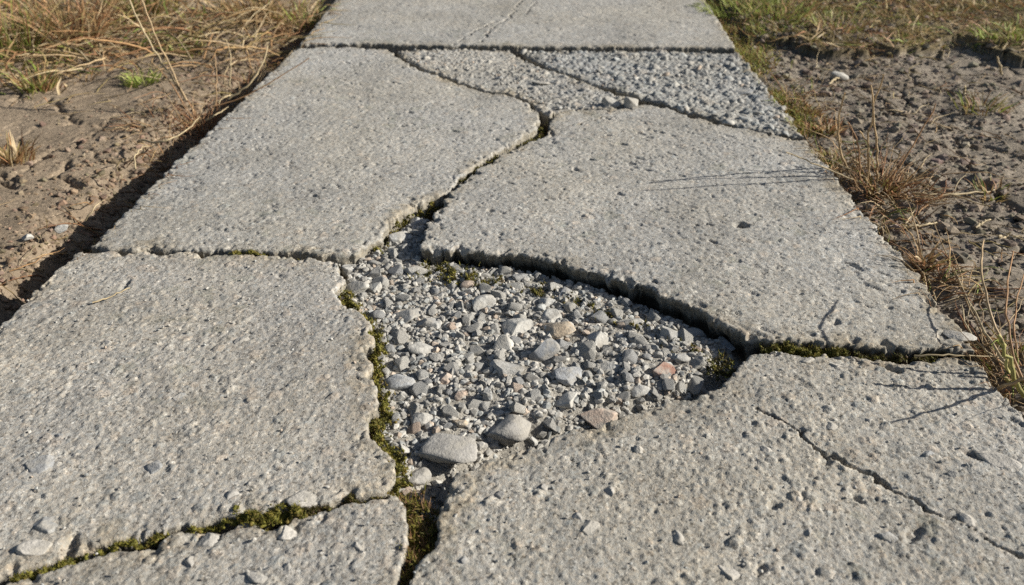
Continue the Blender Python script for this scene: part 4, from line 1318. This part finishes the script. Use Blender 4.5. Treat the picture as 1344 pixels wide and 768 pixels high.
child('stalk', [curve_stem(q3, .0030, STEM[1], 77, .5)], M_STRAW, root)
child('root_strand', [curve_stem([gp(1200, 467, .002), gp(1260, 466, .006), gp(1318, 469, -.01)], .0018, STEM[0], 5)], M_STRAW, root)

# ------------------------------------------------------------------ moss in the cracks
def moss(path_px, width, n, zr, seed, label, cols, dens=1.0, L=(.003, .009), litter=False):
    r = np.random.default_rng(seed)
    P = np.array([gp(u, v, 0)[:2] for u, v in path_px])
    sl_ = np.linalg.norm(np.diff(P, axis=0), axis=1); cs = np.concatenate([[0], np.cumsum(sl_)])
    t = r.uniform(0, cs[-1], n)
    x = np.interp(t, cs, P[:, 0]); y = np.interp(t, cs, P[:, 1])
    wx, wy = wob(x, y)
    x = x + wx + r.normal(0, width, n); y = y + wy + r.normal(0, width, n)
    keep = vnoise(t / .035, t * 0 + seed, seed) > (.55 - dens)
    x, y, t = x[keep], y[keep], t[keep]; n = len(x)
    lump = np.clip(.5 + fbm(x, y, .018, 2, seed + 4), 0, 1.2)
    z = zr[0] + (zr[1] - zr[0]) * lump
    col = pick(cols, n, r, .3)
    # cushions: soft grains under short leaves
    g = max(1, n // 3)
    sh, f0 = ICO[1]
    rad = r.uniform(.0012, .0030, g)
    V1 = (sh[None] * (rad[:, None, None] * np.array((1, 1, .8))) * r.uniform(.8, 1.2, (g, len(sh), 1)) + np.column_stack([x, y, z])[:g, None, :]).reshape(-1, 3)
    F1 = ((np.arange(g) * len(sh))[:, None, None] + f0[None]).reshape(-1, 3)
    A1 = np.repeat(col[:g] * .8, len(sh), 0)
    v = blades(np.column_stack([x, y, z - .001]), r.uniform(0, 6.28, n), r.uniform(L[0], L[1], n), r.uniform(.0004, .0009, n), r.uniform(0, .9, n), r.uniform(.2, 1.5, n), col, seg=3, wig=.25, seed=seed + 2, floor=False, tip=.1)
    V = np.vstack([V1, v[0]]); A = np.vstack([A1, v[2]])
    o = mesh_obj('moss', V, [F1, v[1] + len(V1)], M_MOSS, alb=A)
    tag(o, label, None, None, 'stuff')


MG = [(.15, .145, .022), (.19, .175, .03), (.11, .105, .02), (.20, .15, .035), (.25, .22, .05)]
MD = [(.07, .07, .018), (.09, .07, .022), (.12, .105, .024), (.08, .05, .022)]
ML = [(.30, .16, .08), (.36, .22, .12), (.20, .12, .06), (.17, .15, .04)]
moss([(0, 757), (60, 741), (110, 728), (160, 712), (200, 706), (260, 690), (310, 680)], .0021, 1600, (-.015, -.005), 701, 'green moss in the crack between the two left slabs', MG, .72)
moss([(310, 678), (340, 674), (372, 675), (392, 673)], .0056, 2200, (-.010, .003), 702, 'thick moss cushion in the left crack', MG, 1.2)
moss([(400, 672), (440, 658), (480, 651), (510, 645)], .0026, 1100, (-.015, -.005), 703, 'dark moss toward the end of the left crack', MD, .9)
moss([(452, 372), (462, 398), (485, 415), (498, 430), (493, 450), (488, 470), (492, 495), (500, 515), (495, 545), (499, 570), (515, 592), (523, 610), (520, 640)], .0058, 5600, (-.026, -.008), 704, 'moss strip along the left rim of the hole', MG, .95)
moss([(528, 645), (545, 670), (552, 690), (540, 720), (533, 745), (530, 775)], .012, 4200, (-.032, -.014), 705, 'brown leaf litter and moss in the near gap', ML + MG, .9, (.006, .018))
moss([(555, 345), (575, 344), (600, 352), (625, 354), (645, 360)], .012, 2800, (-.036, -.016), 706, 'moss under the shaded front of the heaved slab', MG + MD[:2], .85, (.004, .012))
moss([(650, 360), (720, 372), (790, 398), (830, 416), (870, 431), (920, 452), (970, 474)], .010, 4200, (-.038, -.018), 707, 'scattered moss along the shadow of the heaved slab', MG + MD, .66, (.004, .011))
moss([(945, 512), (960, 500), (975, 482), (985, 466)], .007, 900, (-.035, -.022), 708, 'moss in the right tip of the hole', MD, .7)
moss([(1005, 457), (1040, 459), (1080, 461), (1110, 463)], .0060, 2400, (-.014, .001), 709, 'bright moss in the joint before the heaved slab', MG, 1.1)
moss([(1110, 463), (1150, 464), (1200, 465), (1270, 467)], .0045, 1600, (-.018, -.006), 710, 'sparse moss in the joint toward the right rim', MD + MG[:1], .7)
moss([(140, 329), (220, 330), (300, 331), (325, 330)], .003, 700, (-.030, -.010), 711, 'dark moss in the left joint', MD, .4)
moss([(305, 330), (325, 331), (345, 332)], .004, 500, (-.012, .0), 712, 'small green moss cushion in the left joint', MG, 1.2)
moss([(345, 332), (380, 333), (425, 338), (445, 342)], .003, 500, (-.030, -.012), 713, 'dark moss near the slab corner of the left joint', MD, .5)
moss([(495, 325), (505, 302), (530, 280), (555, 267), (585, 254), (605, 238)], .0045, 1500, (-.035, -.015), 714, 'moss in the gap between the upper slabs', MG, .9)
moss([(606, 233), (635, 213), (665, 197), (700, 180), (712, 170), (714, 156)], .0035, 1700, (-.020, -.006), 715, 'moss in the curved crack up to the small wedge', MG + MD, .8)
moss([(520, 67), (545, 88), (600, 107)], .003, 250, (-.03, -.015), 716, 'dark moss in the far crack', MD, .3)

print('blocks', len(scene.objects))
